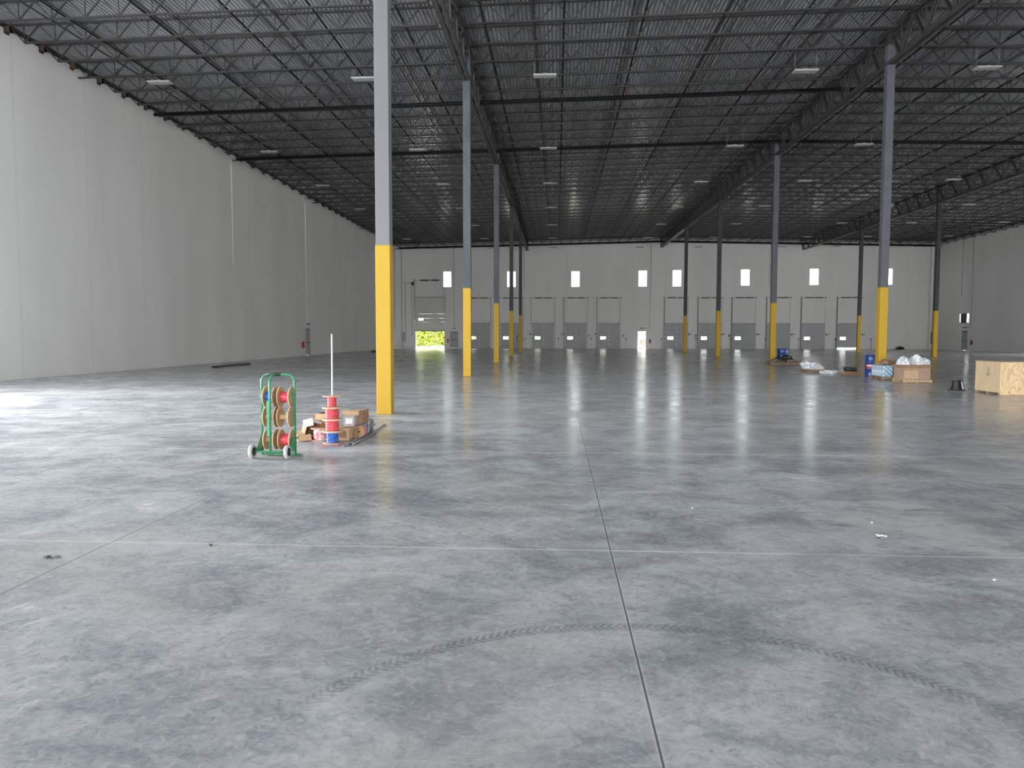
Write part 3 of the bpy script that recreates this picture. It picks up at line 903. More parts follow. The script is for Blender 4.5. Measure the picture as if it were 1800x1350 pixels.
# conduits
def conduit(pts, lab, r=.022, m=None, group='conduits on the walls'):
    bm = nb(); bm_tube(bm, pts, r, 8)
    p0 = Vector(pts[0])
    return tag(obj('conduit', bm, m or M_CONDUIT), lab, 'conduit', group)
yw = YF - .04
conduit([(-12.73, yw, deck_z(-12.7) - .1), (-12.73, yw, 2.5)], 'thin conduit dropping down the dock wall to the shut grey door')
conduit([(11.3, yw, 12.6), (11.2, yw, 2.47), (10.5, yw, 2.47)], 'thin conduit running down the dock wall to the open bright doorway')
conduit([(-4.1, yw, 12.3), (-4.1, yw, 7.3)], 'short thin conduit on the dock wall beside the first girder end')
conduit([(25.5, yw, 12.5), (25.4, yw, 7.8)], 'short thin conduit high on the dock wall between two windows')
conduit([(-19.25, yw, 12.6), (-19.25, yw, .05)], 'vertical pipe closest to the corner of the plain side wall', .03)
conduit([(-18.75, yw, 8.0), (-18.75, yw, 2.0)], 'vertical conduit dropping into the grey electrical panel')
conduit([(-19.25, yw, 8.0), (-18.0, yw, 8.0)], 'horizontal conduit leading to the black door motor')
conduit([(-18.95, yw, .75), (-18.95, yw, .05)], 'short conduit stub under the grey electrical panel')
conduit([(44.2, yw, 12.2), (44.2, yw, .1)], 'vertical conduit at the bare end of the dock wall')
xl = XL + .04
conduit([(xl, 47.3, 12.6), (xl, 47.3, 5.95)], 'white conduit ending midway down the plain side wall', .03, M_WHITEC)
conduit([(xl, 61.3, 12.6), (xl, 61.35, 2.6)], 'white conduit running down to the plain side wall door', .03, M_WHITEC)
xr = XR - .03
conduit([(xr, 90.6, 12.4), (xr, 90.6, 6.0)], 'thin conduit ending midway down the wall above the vent')
conduit([(xr, 88.4, 12.5), (xr, 88.35, 2.6), (xr, 89.3, 2.56)], 'thin conduit bending in to the emergency light by the vent')

# panels and small wall boxes
t = thing('electrical_panel', 'grey electrical panel on the dock wall near the corner', 'electrical panel', (-19.0, YF - .02, .78))
box_obj('enclosure', (-.24, -.16, 0), (.24, 0, 1.16), M_CONDUIT, t, bevel=.01); box_obj('panel_cover', (-.2, -.18, .05), (.2, -.15, 1.1), M_MAND, t)
t = thing('electrical_panel', 'tall dark electrical panel at the bare end of the dock wall', 'electrical panel', (44.62, YF, .68))
box_obj('enclosure', (-.12, -.16, 0), (.14, 0, 1.35), M_DARK, t, bevel=.01); box_obj('panel_cover', (-.09, -.18, .05), (.11, -.15, 1.28), M_STEELD, t)

def extinguisher(loc, rotz, lab):
    t = thing('fire_extinguisher', lab, 'fire extinguisher', loc, rotz, group='fire extinguishers on the walls')
    bm = nb(); bm_lathe(bm, [(0, 0), (.085, 0), (.09, .03), (.09, .38), (.06, .45), (.03, .47), (0, .47)], 16, origin=(0, -.12, 0)); obj('cylinder_body', bm, M_RED, t)
    bm = nb(); bm_box(bm, (-.025, -.15, .46), (.025, -.07, .52)); bm_bar(bm, (0, -.1, .52), (.0, -.22, .56), .03, .02); obj('valve', bm, M_BLACK, t)
    bm = nb(); bm_tube(bm, [(0.03, -.12, .5), (.1, -.13, .47), (.12, -.13, .3), (.11, -.13, .12)], .012, 8); obj('hose', bm, M_BLACK, t)
    box_obj('wall_bracket', (-.05, -.03, .1), (.05, 0, .45), M_DARK, t)
extinguisher((-13.5, YF, .65), 0, 'small red fire extinguisher between the raised door and the shut grey door')
extinguisher((11.25, YF, .65), 0, 'small dark red fire extinguisher beside the open bright doorway')
extinguisher((XL, 60.1, .6), R(90), 'red fire extinguisher on the plain side wall by its door')
extinguisher((XR, 88.0, .62), R(-90), 'dark fire extinguisher beside the door under the vent')

# dock equipment
DOORW = [f'the {ordinal(i + 1)} dock door' for i in range(11)]
def post(x, lab):
    t = thing('dock_signal_post', lab, 'post', (x, YF - .22, 0), group='signal posts by the dock doors')
    bm = nb(); bm_bar(bm, (0, 0, 0), (0, 0, 1.12), .045); bm_box(bm, (-.06, -.06, 0), (.06, .06, .012)); obj('stand', bm, M_CONDUIT, t)
    box_obj('signal_box', (-.06, -.05, 1.1), (.06, .05, 1.26), M_DARK, t)
for x, where in ((-3.9, 'between the second and third dock doors'), (.12, 'between the third and fourth dock doors'), (4.12, 'between the fourth and fifth dock doors'),
                 (8.35, 'just past the fifth dock door'), (12.65, 'just before the sixth dock door'), (16.75, 'just before the seventh dock door'),
                 (20.85, 'just before the eighth dock door'), (25.05, 'just before the ninth dock door'), (28.95, 'just before the tenth dock door'),
                 (33.25, 'just before the eleventh dock door'), (37.5, 'past the last dock door')):
    post(x, f'thin post with dark box on top standing {where}')
for x, lab in ((3.86, 'black control box on the wall past the fourth dock door'), (8.05, 'black control box on the wall past the fifth dock door'),
               (17.05 - .3, 'black control box on the wall just before the seventh dock door'), (21.1 - .32, 'black control box on the wall just before the eighth dock door')):
    t = thing('control_box', lab, 'control box', (x, YF, 1.45), group='dock control boxes')
    box_obj('enclosure', (-.11, -.12, 0), (.11, 0, .26), M_BLACK, t, bevel=.01); box_obj('push_button', (-.03, -.14, .12), (.03, -.12, .18), M_CONDUIT, t)
ARM = [(-11.0, -.2, 1), (-3.11, -.15, 3), (.87, -.15, 4), (4.87, -.15, 5), (13.02, DW + .15, 6), (17.05, DW + .15, 7), (21.1, DW + .22, 8), (25.2, DW + .18, 9), (29.3, DW + .2, 10), (33.52, DW + .2, 11)]
for x, o_, i in ARM:
    xx = x + o_
    s = -1 if o_ < 0 else 1
    t = thing('dock_light', f'folded swing-arm dock light mounted beside the {ordinal(i)} dock door', 'dock light', (xx, YF, 1.75), group='dock lights')
    bm = nb(); bm_bar(bm, (0, -.08, -.02), (s * .35, -.3, .06), .04); bm_bar(bm, (s * .35, -.3, .06), (s * .05, -.45, 0), .035); bm_box(bm, (-.05, -.08, -.12), (.05, 0, .1)); obj('swing_arm', bm, M_STEELD, t)
    bm = nb(); bm_lathe(bm, [(0, 0), (.05, 0), (.09, .12), (.085, .13), (0, .1)], 14, axis='Y', origin=(s * .05, -.6, 0)); obj('lamp_head', bm, M_CONDUIT, t)
bm = nb()
for k in range(3):
    bm_tube(bm, [Vector((-4.62 + math.cos(a) * (.33 + .02 * k), YF - .1 - .03 * k, 1.2 + math.sin(a) * (.42 + .015 * k))) for a in [2 * math.pi * i / 28 for i in range(29)]], .016, 6, caps=False)
tag(obj('hose_coil', bm, M_BLACK), 'black hose coil hung on the wall behind the last slim column', 'hose')

# ------------------------------------------------------------------ outside: paving, foliage, white wall, red stand
bm = nb()
q = [bm.verts.new(p) for p in ((-120, YF + .25, -.05), (150, YF + .25, -.05), (150, 260, -.05), (-120, 260, -.05))]
bm.faces.new(q)
tag(obj('ground', bm, M_GROUND), kind='structure')
M_LEAF = mat('sunlit_leaf', (0.36, 0.42, 0.03), (0.12, 0.18, 0.02), rough=0.6, scale=1.5)
bm = nb()
rr_ = random.Random(3)
for k in range(34000):
    x = rr_.uniform(-26, -6) if k < 22000 else rr_.uniform(-34, 20) 
    yb = 112 + 2.0 * math.sin(x * .7)
    y = yb + rr_.uniform(0, 3.2)
    h = 3.6 + 1.0 * math.sin(x * 1.3) + .6 * math.sin(x * 3.1)
    z = rr_.uniform(0.004, 1) ** .9 * h * (1 - .15 * abs(y - yb - 1.6))
    s = rr_.uniform(.08, .2)
    a = Vector((rr_.gauss(0, 1), rr_.gauss(0, 1), rr_.gauss(0, 1))).normalized(); b = a.orthogonal().normalized()
    p = Vector((x, y, z))
    bm.faces.new([bm.verts.new(p + a * s), bm.verts.new(p + b * s * .6), bm.verts.new(p - a * s), bm.verts.new(p - b * s * .6)])
tag(obj('foliage', bm, M_LEAF, recalc=False), 'sunlit yellow-green foliage outside the raised drive-in door', 'foliage', kind='stuff')
t = thing('warning_stand', 'red framed stand outside the open bright doorway', 'stand', (10.62, 99.0, -.05))
bm = nb()
for s in (-1, 1): bm_bar(bm, (s * .22, 0, 0), (s * .16, 0, .95), .07)
bm_box(bm, (-.25, -.15, 0), (.25, .15, .07)); obj('stand_frame', bm, M_RED, t)
box_obj('crossbar', (-.18, -.04, .85), (.18, .04, 1.0), M_RED, t)
t = thing('outdoor_enclosure', 'white cabinet outside the open bright doorway', 'cabinet', (10.35, 101.5, -.05))
box_obj('cabinet_body', (-.75, -.5, 0), (.55, .5, 2.6), M_WHITEC, t, bevel=.02)
box_obj('cabinet_door', (-.6, -.53, .15), (.4, -.5, 2.4), M_WHITEC, t)

# ------------------------------------------------------------------ wire spools
def make_spool(name, label, fr, width, wire_r, wmat, core_r=.045, axis='X', loc=(0, 0, 0), group=None, rotz=0.0, tilt=None):
    t = thing(name, label, 'spool', loc, rotz, group)
    if tilt: t.rotation_euler = tilt
    th = .012
    for s in (0, 1):
        h0 = s * (width - th) - width / 2 if axis == 'X' else s * (width - th)
        bm = nb()
        bm_lathe(bm, [(.014, h0), (fr - .002, h0), (fr - .002, h0 + th), (.014, h0 + th), (.014, h0)], 36, axis, smooth_=False)
        # paler ply edge band
        n0 = len(bm.faces)
        bm_lathe(bm, [(fr - .002, h0 - .0004), (fr, h0), (fr, h0 + th), (fr - .002, h0 + th + .0004)], 36, axis)
        bm.faces.ensure_lookup_table()
        for f in bm.faces[n0:]: f.material_index = 1
        if axis == 'X' or True:
            for a in (0.6, 2.7, 4.8):
                c = (h0 - .001, math.cos(a) * fr * .5, math.sin(a) * fr * .5) if axis == 'X' else (math.cos(a) * fr * .5, math.sin(a) * fr * .5, h0 + th / 2)
                if axis == 'X': bm_box(bm, (c[0] - .001, c[1] - .006, c[2] - .006), (c[0] + th + .004, c[1] + .006, c[2] + .006))
        obj('flange', bm, [M_PLY, M_PLYE], t)
    a0 = -width / 2 + th if axis == 'X' else th
    a1 = a0 + width - 2 * th
    bm = nb(); bm_lathe(bm, [(core_r, a0), (core_r, a1)], 24, axis); obj('core', bm, M_CORE, t)
    if wmat:
        prof = [(core_r, a0 + .001)]
        nturn = max(8, int((a1 - a0) / .0085)); p = (a1 - a0 - .004) / nturn
        for k in range(nturn):
            z0 = a0 + .002 + k * p
            off = .002 * math.sin(k * 1.7)
            prof += [(wire_r - .003 + off, z0), (wire_r + off, z0 + p * .5)]
        prof += [(wire_r - .003, a1 - .001), (core_r, a1 - .001)]
        bm = nb(); bm_lathe(bm, prof, 32, axis); 
        w_ = obj('wire', bm, wmat, t)
        # loose outer turns lying across the winding
        bm = nb()
        for q in range(2):
            pts = []
            for i in range(24):
                a = -2.4 + i / 23 * (2.6 + q * .8)
                hh = a0 + (a1 - a0) * (.2 + .6 * i / 23 if q else .85 - .5 * i / 23)
                rr0 = wire_r + .004
                pts.append((hh, rr0 * math.cos(a), rr0 * math.sin(a)) if axis == 'X' else (rr0 * math.cos(a), rr0 * math.sin(a), hh))
            bm_tube(bm, pts, .0035, 6)
        obj('loose_turn', bm, wmat, w_)
    return t

CY = 10.56
SG = 'wire spools on the green cart'
CROT, CPX = R(-3), -3.9
def sp(x, z, w, wr, wm, lab, fr=.142):
    make_spool('wire_spool', lab, fr, w, wr, wm, .04, 'X', (CPX + .02 + (x - CPX) * math.cos(CROT), CY + (x - CPX) * math.sin(CROT), z), SG, CROT)
sp(-3.985, .83, .15, .075, M_BWIRE, 'wooden spool of blue wire on the top bar of the green cart')
sp(-3.765, .83, .17, .07, M_RWIRE, 'wooden spool of red wire on the top bar of the green cart')
sp(-3.98, .55, .165, 0, None, 'empty wooden spool behind the green side plate, middle bar of the green cart')
sp(-3.775, .55, .165, 0, None, 'empty wooden spool under the red wire one, middle bar of the green cart')
sp(-3.985, .235, .15, 0, None, 'empty wooden spool on the bottom bar of the green cart')
sp(-3.765, .235, .17, .078, M_RWIRE, 'wooden spool of red wire on the bottom bar of the green cart')

# green spool cart
t = thing('wire_cart', 'green two-wheeled tubular cart carrying six wooden wire spools', 'cart', (0, 0, 0))
tr = .016
xa_, xb_ = -4.12, -3.645
bm = nb()
pts = [(xa_, CY, .02), (xa_, CY, 1.02)] + arc((xa_ + .1, CY, 1.04), .1, math.pi, math.pi / 2, 7)[1:] + arc((xb_ - .1, CY, 1.04), .1, math.pi / 2, 0, 7) + [(xb_, CY, 1.0), (xb_, CY, .02)]
bm_tube(bm, pts, tr, 14)
obj('frame', bm, M_GREEN, t)
bm = nb()
bm_tube(bm, [(-3.905, 10.33, .10), (-3.905, 10.33, 1.0), (-3.905, 10.35, 1.08), (-3.905, 10.42, 1.125), (-3.905, CY, 1.14)], tr * .95, 12)
obj('centre_post', bm, M_GREEN, t)
bm = nb(); bm_tube(bm, [(-4.06, CY, 1.14), (-3.84, CY, 1.14)], tr * 1.5, 14); obj('handle_grip', bm, mat('dark_green_grip', (0.01, 0.07, 0.035), (0.008, 0.05, 0.025), rough=.5), t)
bm = nb(); bm_tube(bm, [(-4.14, 10.33, .1), (-3.69, 10.33, .1)], .014, 10); obj('axle', bm, M_GREEN, t)
for x_ in (xa_, xb_):
    bm = nb()
    tri = [(10.33, .085), (CY, .085), (CY, .34)]
    a = [bm.verts.new((x_ - .004, y_, z_)) for y_, z_ in tri]; b = [bm.verts.new((x_ + .004, y_, z_)) for y_, z_ in tri]
    bm.faces.new(a); bm.faces.new(b[::-1])
    for i in range(3): bm.faces.new((a[i], b[i], b[(i + 1) % 3], a[(i + 1) % 3]))
    obj('gusset_plate', bm, M_GREEN, t)
bm = nb(); bm_box(bm, (xa_, CY + .03, .012), (xb_ + .02, CY + .13, .026)); bm_bar(bm, (xb_, CY, .04), (xb_ + .05, CY + .1, .01), .015); obj('toe_plate', bm, M_GREEN, t)
for z_ in (.235, .55, .83):
    bm = nb(); bm_tube(bm, [(xa_ - .02, CY, z_), (xb_ + .02, CY, z_)], .0125, 10); obj('spool_bar', bm, M_STEELP, t)
box_obj('side_plate', (-3.975, 10.38, .3), (-3.94, 10.40, .79), M_GREEN, t, bevel=.002)
box_obj('latch_strip', (-3.94, 10.375, .40), (-3.922, 10.385, .72), M_RED, t)
bpy.data.objects['latch_strip']['label'] = 'red strip'
bm = nb(); bm_bar(bm, (-3.955, 10.39, .76), (-3.905, 10.33, .76), .012); bm_bar(bm, (-3.955, 10.39, .34), (-3.905, 10.33, .34), .012); obj('plate_bracket', bm, M_GREEN, t)
for x_, s in ((-4.165, -1), (-3.665, 1)):
    bm = nb(); bm_lathe(bm, [(.06, -.024), (.085, -.026), (.095, -.015), (.097, 0), (.095, .015), (.085, .026), (.06, .024)], 32, 'X', (x_, 10.33, .097))
    w_ = obj('wheel', bm, M_TYRE, t)
    bm = nb(); bm_lathe(bm, [(0, -.02), (.068, -.02), (.072, 0), (.068, .02), (.05, .012), (.03, .012), (.026, .028), (0, .028)], 28, 'X', (x_, 10.33, .097)); obj('hub', bm, M_BLACK, w_)

t.rotation_euler = (0, 0, CROT)
t.location = Vector((CPX + .02, CY, 0)) - Matrix.Rotation(CROT, 3, 'Z') @ Vector((CPX, CY, 0))

# stack of spools on a white pole
PX, PY = -3.50, 11.9
PG = 'wire spools threaded on the white pole'
make_spool('wire_spool', 'spool of blue wire at the bottom of the stack on the pole', .15, .185, .095, M_BWIRE, .04, 'Z', (PX, PY, .0), PG)
make_spool('wire_spool', 'spool of red wire resting on the blue one in the pole stack', .15, .185, .105, M_RWIRE, .04, 'Z', (PX, PY, .186), PG, .4)
make_spool('wire_spool', 'third spool up, red wire, in the stack on the pole', .15, .185, .105, M_RWIRE, .04, 'Z', (PX, PY, .372), PG, 1.2)
make_spool('wire_spool', 'topmost thin spool of red wire on the pole stack', .15, .185, .07, M_RWIRE, .04, 'Z', (PX, PY, .558), PG, 2.2)
bm = nb(); bm_tube(bm, [(PX, PY, .0), (PX + .012, PY, 1.70)], .0125, 12)
tag(obj('conduit_pole', bm, M_WHITEC), 'upright white conduit pole through the stack of wire spools', 'pole')
bm = nb()
bm_tube(bm, [(-3.45, 11.78, .006), (-3.30, 11.66, .006), (-3.33, 11.55, .006), (-3.5, 11.52, .006), (-3.62, 11.6, .006), (-3.4, 11.62, .012), (-3.2, 11.72, .006), (-3.18, 11.9, .006)], .004, 6)
tag(obj('loose_wire', bm, mat('pink_wire', (.62, .2, .24), (.5, .14, .18))), 'loose pink wire lying on the floor in front of the pole stack', 'wire')

# ------------------------------------------------------------------ boxes in the pile
def carton(label, loc, size, rotz, m=M_CARD, open_=False, flap_m=None, group='cardboard boxes piled behind the spools', tiltx=0.0, tilty=0.0, label_face=None, name='cardboard_box'):
    w, d, h = size
    t = thing(name, label, 'box', loc, rotz, group)
    t.rotation_euler = (tiltx, tilty, rotz)
    e = .006
    bm = nb()
    if open_:
        bm_box(bm, (-w / 2, -d / 2, 0), (w / 2, d / 2, e))
        bm_box(bm, (-w / 2, -d / 2, 0), (-w / 2 + e, d / 2, h)); bm_box(bm, (w / 2 - e, -d / 2, 0), (w / 2, d / 2, h))
        bm_box(bm, (-w / 2, -d / 2, 0), (w / 2, -d / 2 + e, h)); bm_box(bm, (-w / 2, d / 2 - e, 0), (w / 2, d / 2, h))
    else:
        bm_box(bm, (-w / 2, -d / 2, 0), (w / 2, d / 2, h), bevel=.004)
    obj('box_body', bm, m, t)
    if open_:
        for (a, b, ang) in (((-w / 2, 0), (0, 1), 115), ((w / 2, 0), (0, 1), -125)):
            bm = nb()
            L_ = d * .48
            s = 1 if a[0] > 0 else -1
            rot = Matrix.Rotation(R(s * 40), 3, 'Y')
            bm_box(bm, (a[0] - (0 if s > 0 else w * .42), -d / 2, h - e), (a[0] + (w * .42 if s > 0 else 0), d / 2, h), rot, (a[0], 0, h))
            obj('flap', bm, (flap_m[0 if s < 0 else 1] if isinstance(flap_m, list) else flap_m) or m, t)
        for s in (-1, 1):
            bm = nb(); rot = Matrix.Rotation(R(-s * 55), 3, 'X')
            bm_box(bm, (-w / 2, s * d / 2 - (0 if s > 0 else d * .4), h - e), (w / 2, s * d / 2 + (d * .4 if s > 0 else 0), h), rot, (0, s * d / 2, h))
            obj('flap', bm, (flap_m[2 if s < 0 else 3] if isinstance(flap_m, list) else flap_m) or m, t)
    else:
        box_obj('packing_tape', (-w / 2 - .001, -.025, h * .9), (w / 2 + .001, .025, h + .001), M_CARDL if m is not M_CARDL else M_CARD, t)
    if label_face:
        box_obj('paper_label', (-w * .3, -d / 2 - .002, h * .25), (w * .3, -d / 2, h * .8), label_face, t)
    return t
carton('tipped open cardboard box with white printed flap at the cart end of the pile', (-3.97, 12.50, .135), (.22, .22, .24), R(10), M_CARD, True, [M_CARDL, M_CARD, M_CARD, M_PAPER], tiltx=R(82), tilty=R(12))
carton('flattened kraft flap box lying lowest beside the tipped open box', (-4.08, 12.2, .0), (.20, .26, .10), R(35), M_CARDL, True, M_CARDL)
carton('open brown box on the upper tier just behind the red spools', (-3.78, 12.5, .21), (.22, .28, .20), R(-8), M_CARD, True, M_CARDL)
carton('long kraft box on the upper tier beside the stack', (-3.42, 12.75, .36), (.28, .30, .07), R(6), M_CARDL)
carton('grey printed box on the upper tier right behind the spools', (-3.40, 12.60, .20), (.18, .26, .16), R(4), M_GREYBOX, label_face=M_PAPER)
carton('tall brown box at the column end of the upper tier', (-3.30, 13.0, .20), (.12, .34, .22), R(-3), M_CARD)
carton('brown box on the lower tier beside the blue wire spool', (-3.42, 12.32, 0), (.20, .28, .19), R(3), M_CARDL, label_face=M_CARD)
carton('plain brown box under the grey printed box, lower tier', (-3.40, 12.66, 0), (.28, .34, .20), R(3), M_CARD)
carton('blue and grey printed box at the column end of the lower tier', (-3.36, 13.05, 0), (.22, .34, .185), R(2), mat('blue_print_box', (.12, .17, .36), (.32, .34, .40), rough=.6, scale=18), label_face=M_GREYBOX)
carton('brown box standing under the open brown box, lower tier', (-3.80, 12.55, 0), (.30, .30, .20), R(-5), M_CARD)
# the printed top flap of the tipped box hangs forward, a plain one sticks out below
tb = bpy.data.objects['cardboard_box']
inv = Matrix.LocRotScale(tb.location, tb.rotation_euler, None).inverted()
def world_part(name, lo, hi, m, rot):
    bm = nb(); bm_box(bm, lo, hi, rot)
    o = obj(name, bm, m, tb); o.matrix_parent_inverse = inv
    return o
world_part('flap', (-4.06, 12.20, .215), (-3.90, 12.21, .345), M_PAPER, Matrix.Rotation(R(-30), 3, 'X') @ Matrix.Rotation(R(-14), 3, 'Y'))['label'] = 'white printed flap'
world_part('flap', (-4.16, 12.12, .01), (-4.03, 12.13, .16), M_CARDL, Matrix.Rotation(R(18), 3, 'X') @ Matrix.Rotation(R(-38), 3, 'Y'))
# coils and further spools in the pile
M_COIL = mat('red_white_coil', (.72, .12, .16), (.82, .68, .68), rough=.5, scale=26, lo=.45, hi=.55)
make_spool('wire_spool', 'spool of red and white twisted wire standing in the pile by the open box', .15, .20, .11, M_COIL, .04, 'Z', (-3.78, 12.2, 0), 'spools in the box pile')
make_spool('wire_spool', 'red wire spool on its edge between the lower tier boxes', .095, .14, .08, M_RWIRE, .035, 'X', (-3.24, 12.62, .097), 'spools in the box pile', R(88))
t = thing('cable_coil', 'black and pale cable coil leaning at the column end of the pile', 'cable coil', (-3.22, 13.2, .0), R(12))
for q in range(5):
    bm = nb()
    r0 = .12 - .006 * q
    bm_tube(bm, [Vector((.012 * q, math.cos(a) * r0 * .55, .125 + math.sin(a) * r0)) for a in [2 * math.pi * i / 26 for i in range(27)]], .0075, 6, caps=False)
    obj('cable_loop', bm, M_BLACK if q % 2 == 0 else M_GREYBOX, t)
bm = nb(); bm_lathe(bm, [(.02, 0), (.05, .0), (.05, .015), (.02, .015), (.02, 0)], 20, 'Z', (-3.84, 12.9, .40))
# loose wood strips on the pile
bm = nb(); bm_box(bm, (-3.62, 12.35, .197), (-3.24, 12.40, .21), Matrix.Rotation(R(66), 3, 'Z')); tag(obj('wood_strip', bm, M_PLYE), 'thin pale wood strip laid along the lower tier of boxes', 'wood strip')

# steel conduits on the floor
PGp = 'steel conduits lying on the floor by the box pile'
def floor_pipe(a, b, r, lab):
    t = thing('steel_pipe', lab, 'pipe', (0, 0, 0), group=PGp)
    bm = nb(); bm_tube(bm, [a, b], r, 12); obj('pipe_body', bm, M_STEELP, t)
    d = (Vector(a) - Vector(b)).normalized()
    bm = nb(); bm_tube(bm, [Vector(a), Vector(a) - d * .05], r * 1.25, 12); obj('coupling', bm, M_CONDUIT, t)
floor_pipe((-3.12, 11.68, .019), (-3.10, 13.1, .018), .015, 'thick grey pipe lying along the floor, foremost of the bundle')
floor_pipe((-3.19, 11.75, .017), (-3.17, 13.3, .016), .013, 'grey pipe lying between the thick pipe and the boxes')
floor_pipe((-3.14, 12.95, .014), (-3.22, 14.35, .014), .011, 'thin dark pipe reaching past the bundle towards the column')
floor_pipe((-3.22, 11.5, .015), (-3.14, 11.85, .015), .013, 'short bent-out pipe stub at the front of the bundle')
floor_pipe((-3.42, 14.4, .013), (-3.62, 14.0, .40 - .387), .011, 'thin rod on the floor behind the box pile')
# dark steel lengths near the side walls
for lab, lo, hi, rz in (('long dark steel channel lying on the floor near the plain side wall', (-17.3, 38.3, 0), (-17.05, 42.4, .1), 0),
                        ('shorter dark steel channel lying tight against the long one', (-17.55, 38.6, 0), (-17.34, 41.6, .08), 0)):
    t = thing('steel_channel', lab, 'steel beam', (0, 0, 0), group='steel channels by the side wall')
    bm = nb(); bm_box(bm, (lo[0], lo[1], hi[2] - .02), (hi[0], hi[1], hi[2])); obj('channel_web', bm, M_STEELD, t)
    for xx in (lo[0], hi[0] - .015):
        bm = nb(); bm_box(bm, (xx, lo[1], 0), (xx + .015, hi[1], hi[2] - .02)); obj('channel_flange', bm, M_STEELD, t)
bm = nb(); bm_box(bm, (-17.3, 71.6, 0), (-16.8, 72.4, .2), bevel=.03)
tag(obj('floor_box', bm, M_BLACK), 'small black case on the floor far along the plain side wall', 'case')

# ------------------------------------------------------------------ right-hand materials
def pallet(loc, rotz, label, w=1.1, d=1.0, m=M_PALLET, group='wooden pallets around the middle columns'):
    t = thing('pallet', label, 'pallet', loc, rotz, group)
    for i in range(7):
        x0 = -w / 2 + i * (w - .09) / 6
        bm = nb(); bm_box(bm, (x0, -d / 2, .105), (x0 + .09, d / 2, .122)); obj('deck_board', bm, m, t)
    for i in range(3):
        y0 = -d / 2 + i * (d - .04) / 2
        bm = nb(); bm_box(bm, (-w / 2, y0, .017), (w / 2, y0 + .04, .105)); obj('stringer', bm, m, t)
    for x0 in (-w / 2, -.05, w / 2 - .1):
        bm = nb(); bm_box(bm, (x0, -d / 2, 0), (x0 + .1, d / 2, .017)); obj('bottom_board', bm, m, t)
    return t

def crumple(label, loc, size, seed, m=M_BAG, name='plastic_sheet', group=None, cat='plastic sheeting', spikes=1.0):
    rr0 = random.Random(seed)
    bm = nb()
    bmesh.ops.create_icosphere(bm, subdivisions=4, radius=1.0)
    lobes = [(Vector((rr0.uniform(-1, 1), rr0.uniform(-1, 1), rr0.uniform(-.1, 1))).normalized(), rr0.uniform(-.35, .55) * spikes, rr0.uniform(3, 9)) for _ in range(16)]
    for v in bm.verts:
        d = v.co.normalized()
        f = 1.0
        for a, s, k in lobes: f += s * math.exp(-k * (1 - d.dot(a)))
        q = d * 2.6 + Vector((seed * 3.1, seed * 1.7, seed * .9))
        f += .42 * (1 - 2 * abs(noise.noise(q))) - .22 + .22 * noise.noise(q * 2.7) + .10 * noise.noise(q * 6.1)
        f = max(f, .3)
        v.co = Vector((d.x * size[0] / 2 * f, d.y * size[1] / 2 * f, max(-.02, d.z) * size[2] * f * .9))
    mn = min(v.co.z for v in bm.verts)
    for v in bm.verts: v.co.z -= mn
    for f in bm.faces: f.smooth = False
    o = obj(name, bm, m); o.location = loc
    return tag(o, label, cat, group)

def bundle_box(label, loc, size, rotz, m, lm=None, name='cardboard_box', group='large boxes on pallets'):
    t = thing(name, label, 'box', loc, rotz, group)
    w, d, h = size
    bm = nb(); bm_box(bm, (-w / 2, -d / 2, 0), (w / 2, d / 2, h), bevel=.008); obj('box_body', bm, m, t)
    box_obj('lid', (-w / 2 - .012, -d / 2 - .012, h * .80), (w / 2 + .012, d / 2 + .012, h + .012), M_CARD, t)
    box_obj('wrap_film', (-w / 2 - .004, -d / 2 - .004, h * .08), (w * .05, -d / 2 - .001, h * .62), lm or M_CARDL, t)
    return t
RZ = R(0)
pallet((12.80, 28.87, 0), RZ, 'pale pallet carrying the big brown box with white plastic', 1.0, .92)
bundle_box('big brown cardboard box heaped with white plastic on a pallet', (12.79, 28.86, .122), (.93, .84, .50), RZ, mat('brown_box_print', (.44, .30, .22), (.38, .25, .18), rough=.6, scale=3), M_CARDL)
crumple('white plastic sheeting heaped on the middle of the big brown box', (12.92, 28.75, .634), (.42, .42, .27), 5, group='white plastic sheeting', spikes=.8)
crumple('white plastic sheeting hanging over the drum side of the big brown box', (12.52, 28.85, .634), (.40, .55, .24), 8, group='white plastic sheeting', spikes=.7)
crumple('small white plastic tail sticking out past the big brown box', (13.22, 28.8, .634), (.26, .25, .17), 11, group='white plastic sheeting', spikes=.8)

# light-blue striped packages on a pallet
def stripe_material():
    m, t_, b, n, l = nt('blue_striped_wrap')
    tc = n.new('ShaderNodeTexCoord'); sep = n.new('ShaderNodeSeparateXYZ'); l.new(tc.outputs['Object'], sep.inputs[0])
    s = mth(n, l, 'ADD', mth(n, l, 'ADD', sep.outputs[0], sep.outputs[1]), mth(n, l, 'MULTIPLY', sep.outputs[2], 1.1))
    w = mth(n, l, 'SINE', mth(n, l, 'MULTIPLY', s, 36.0))
    col = mixc(n, l, smooth(n, l, w, -.3, .1), (.70, .76, .80), (.20, .42, .60))
    no = n.new('ShaderNodeTexNoise'); no.inputs['Scale'].default_value = 9; l.new(tc.outputs['Object'], no.inputs['Vector'])
    col = mixc(n, l, smooth(n, l, no.outputs[0], .6, .68), col, (.25, .30, .38))
    l.new(col, b.inputs['Base Color']); b.inputs['Roughness'].default_value = .35
    return m
M_STRIPE = stripe_material()
pallet((12.72, 30.75, 0), RZ, 'worn pallet under the blue-striped packages', .95, 1.15, M_PALLETD)
PK = ['foremost of the row, facing the camera', 'second of the row going back', 'third of the row going back', 'fourth of the row, closest to the blue drum']
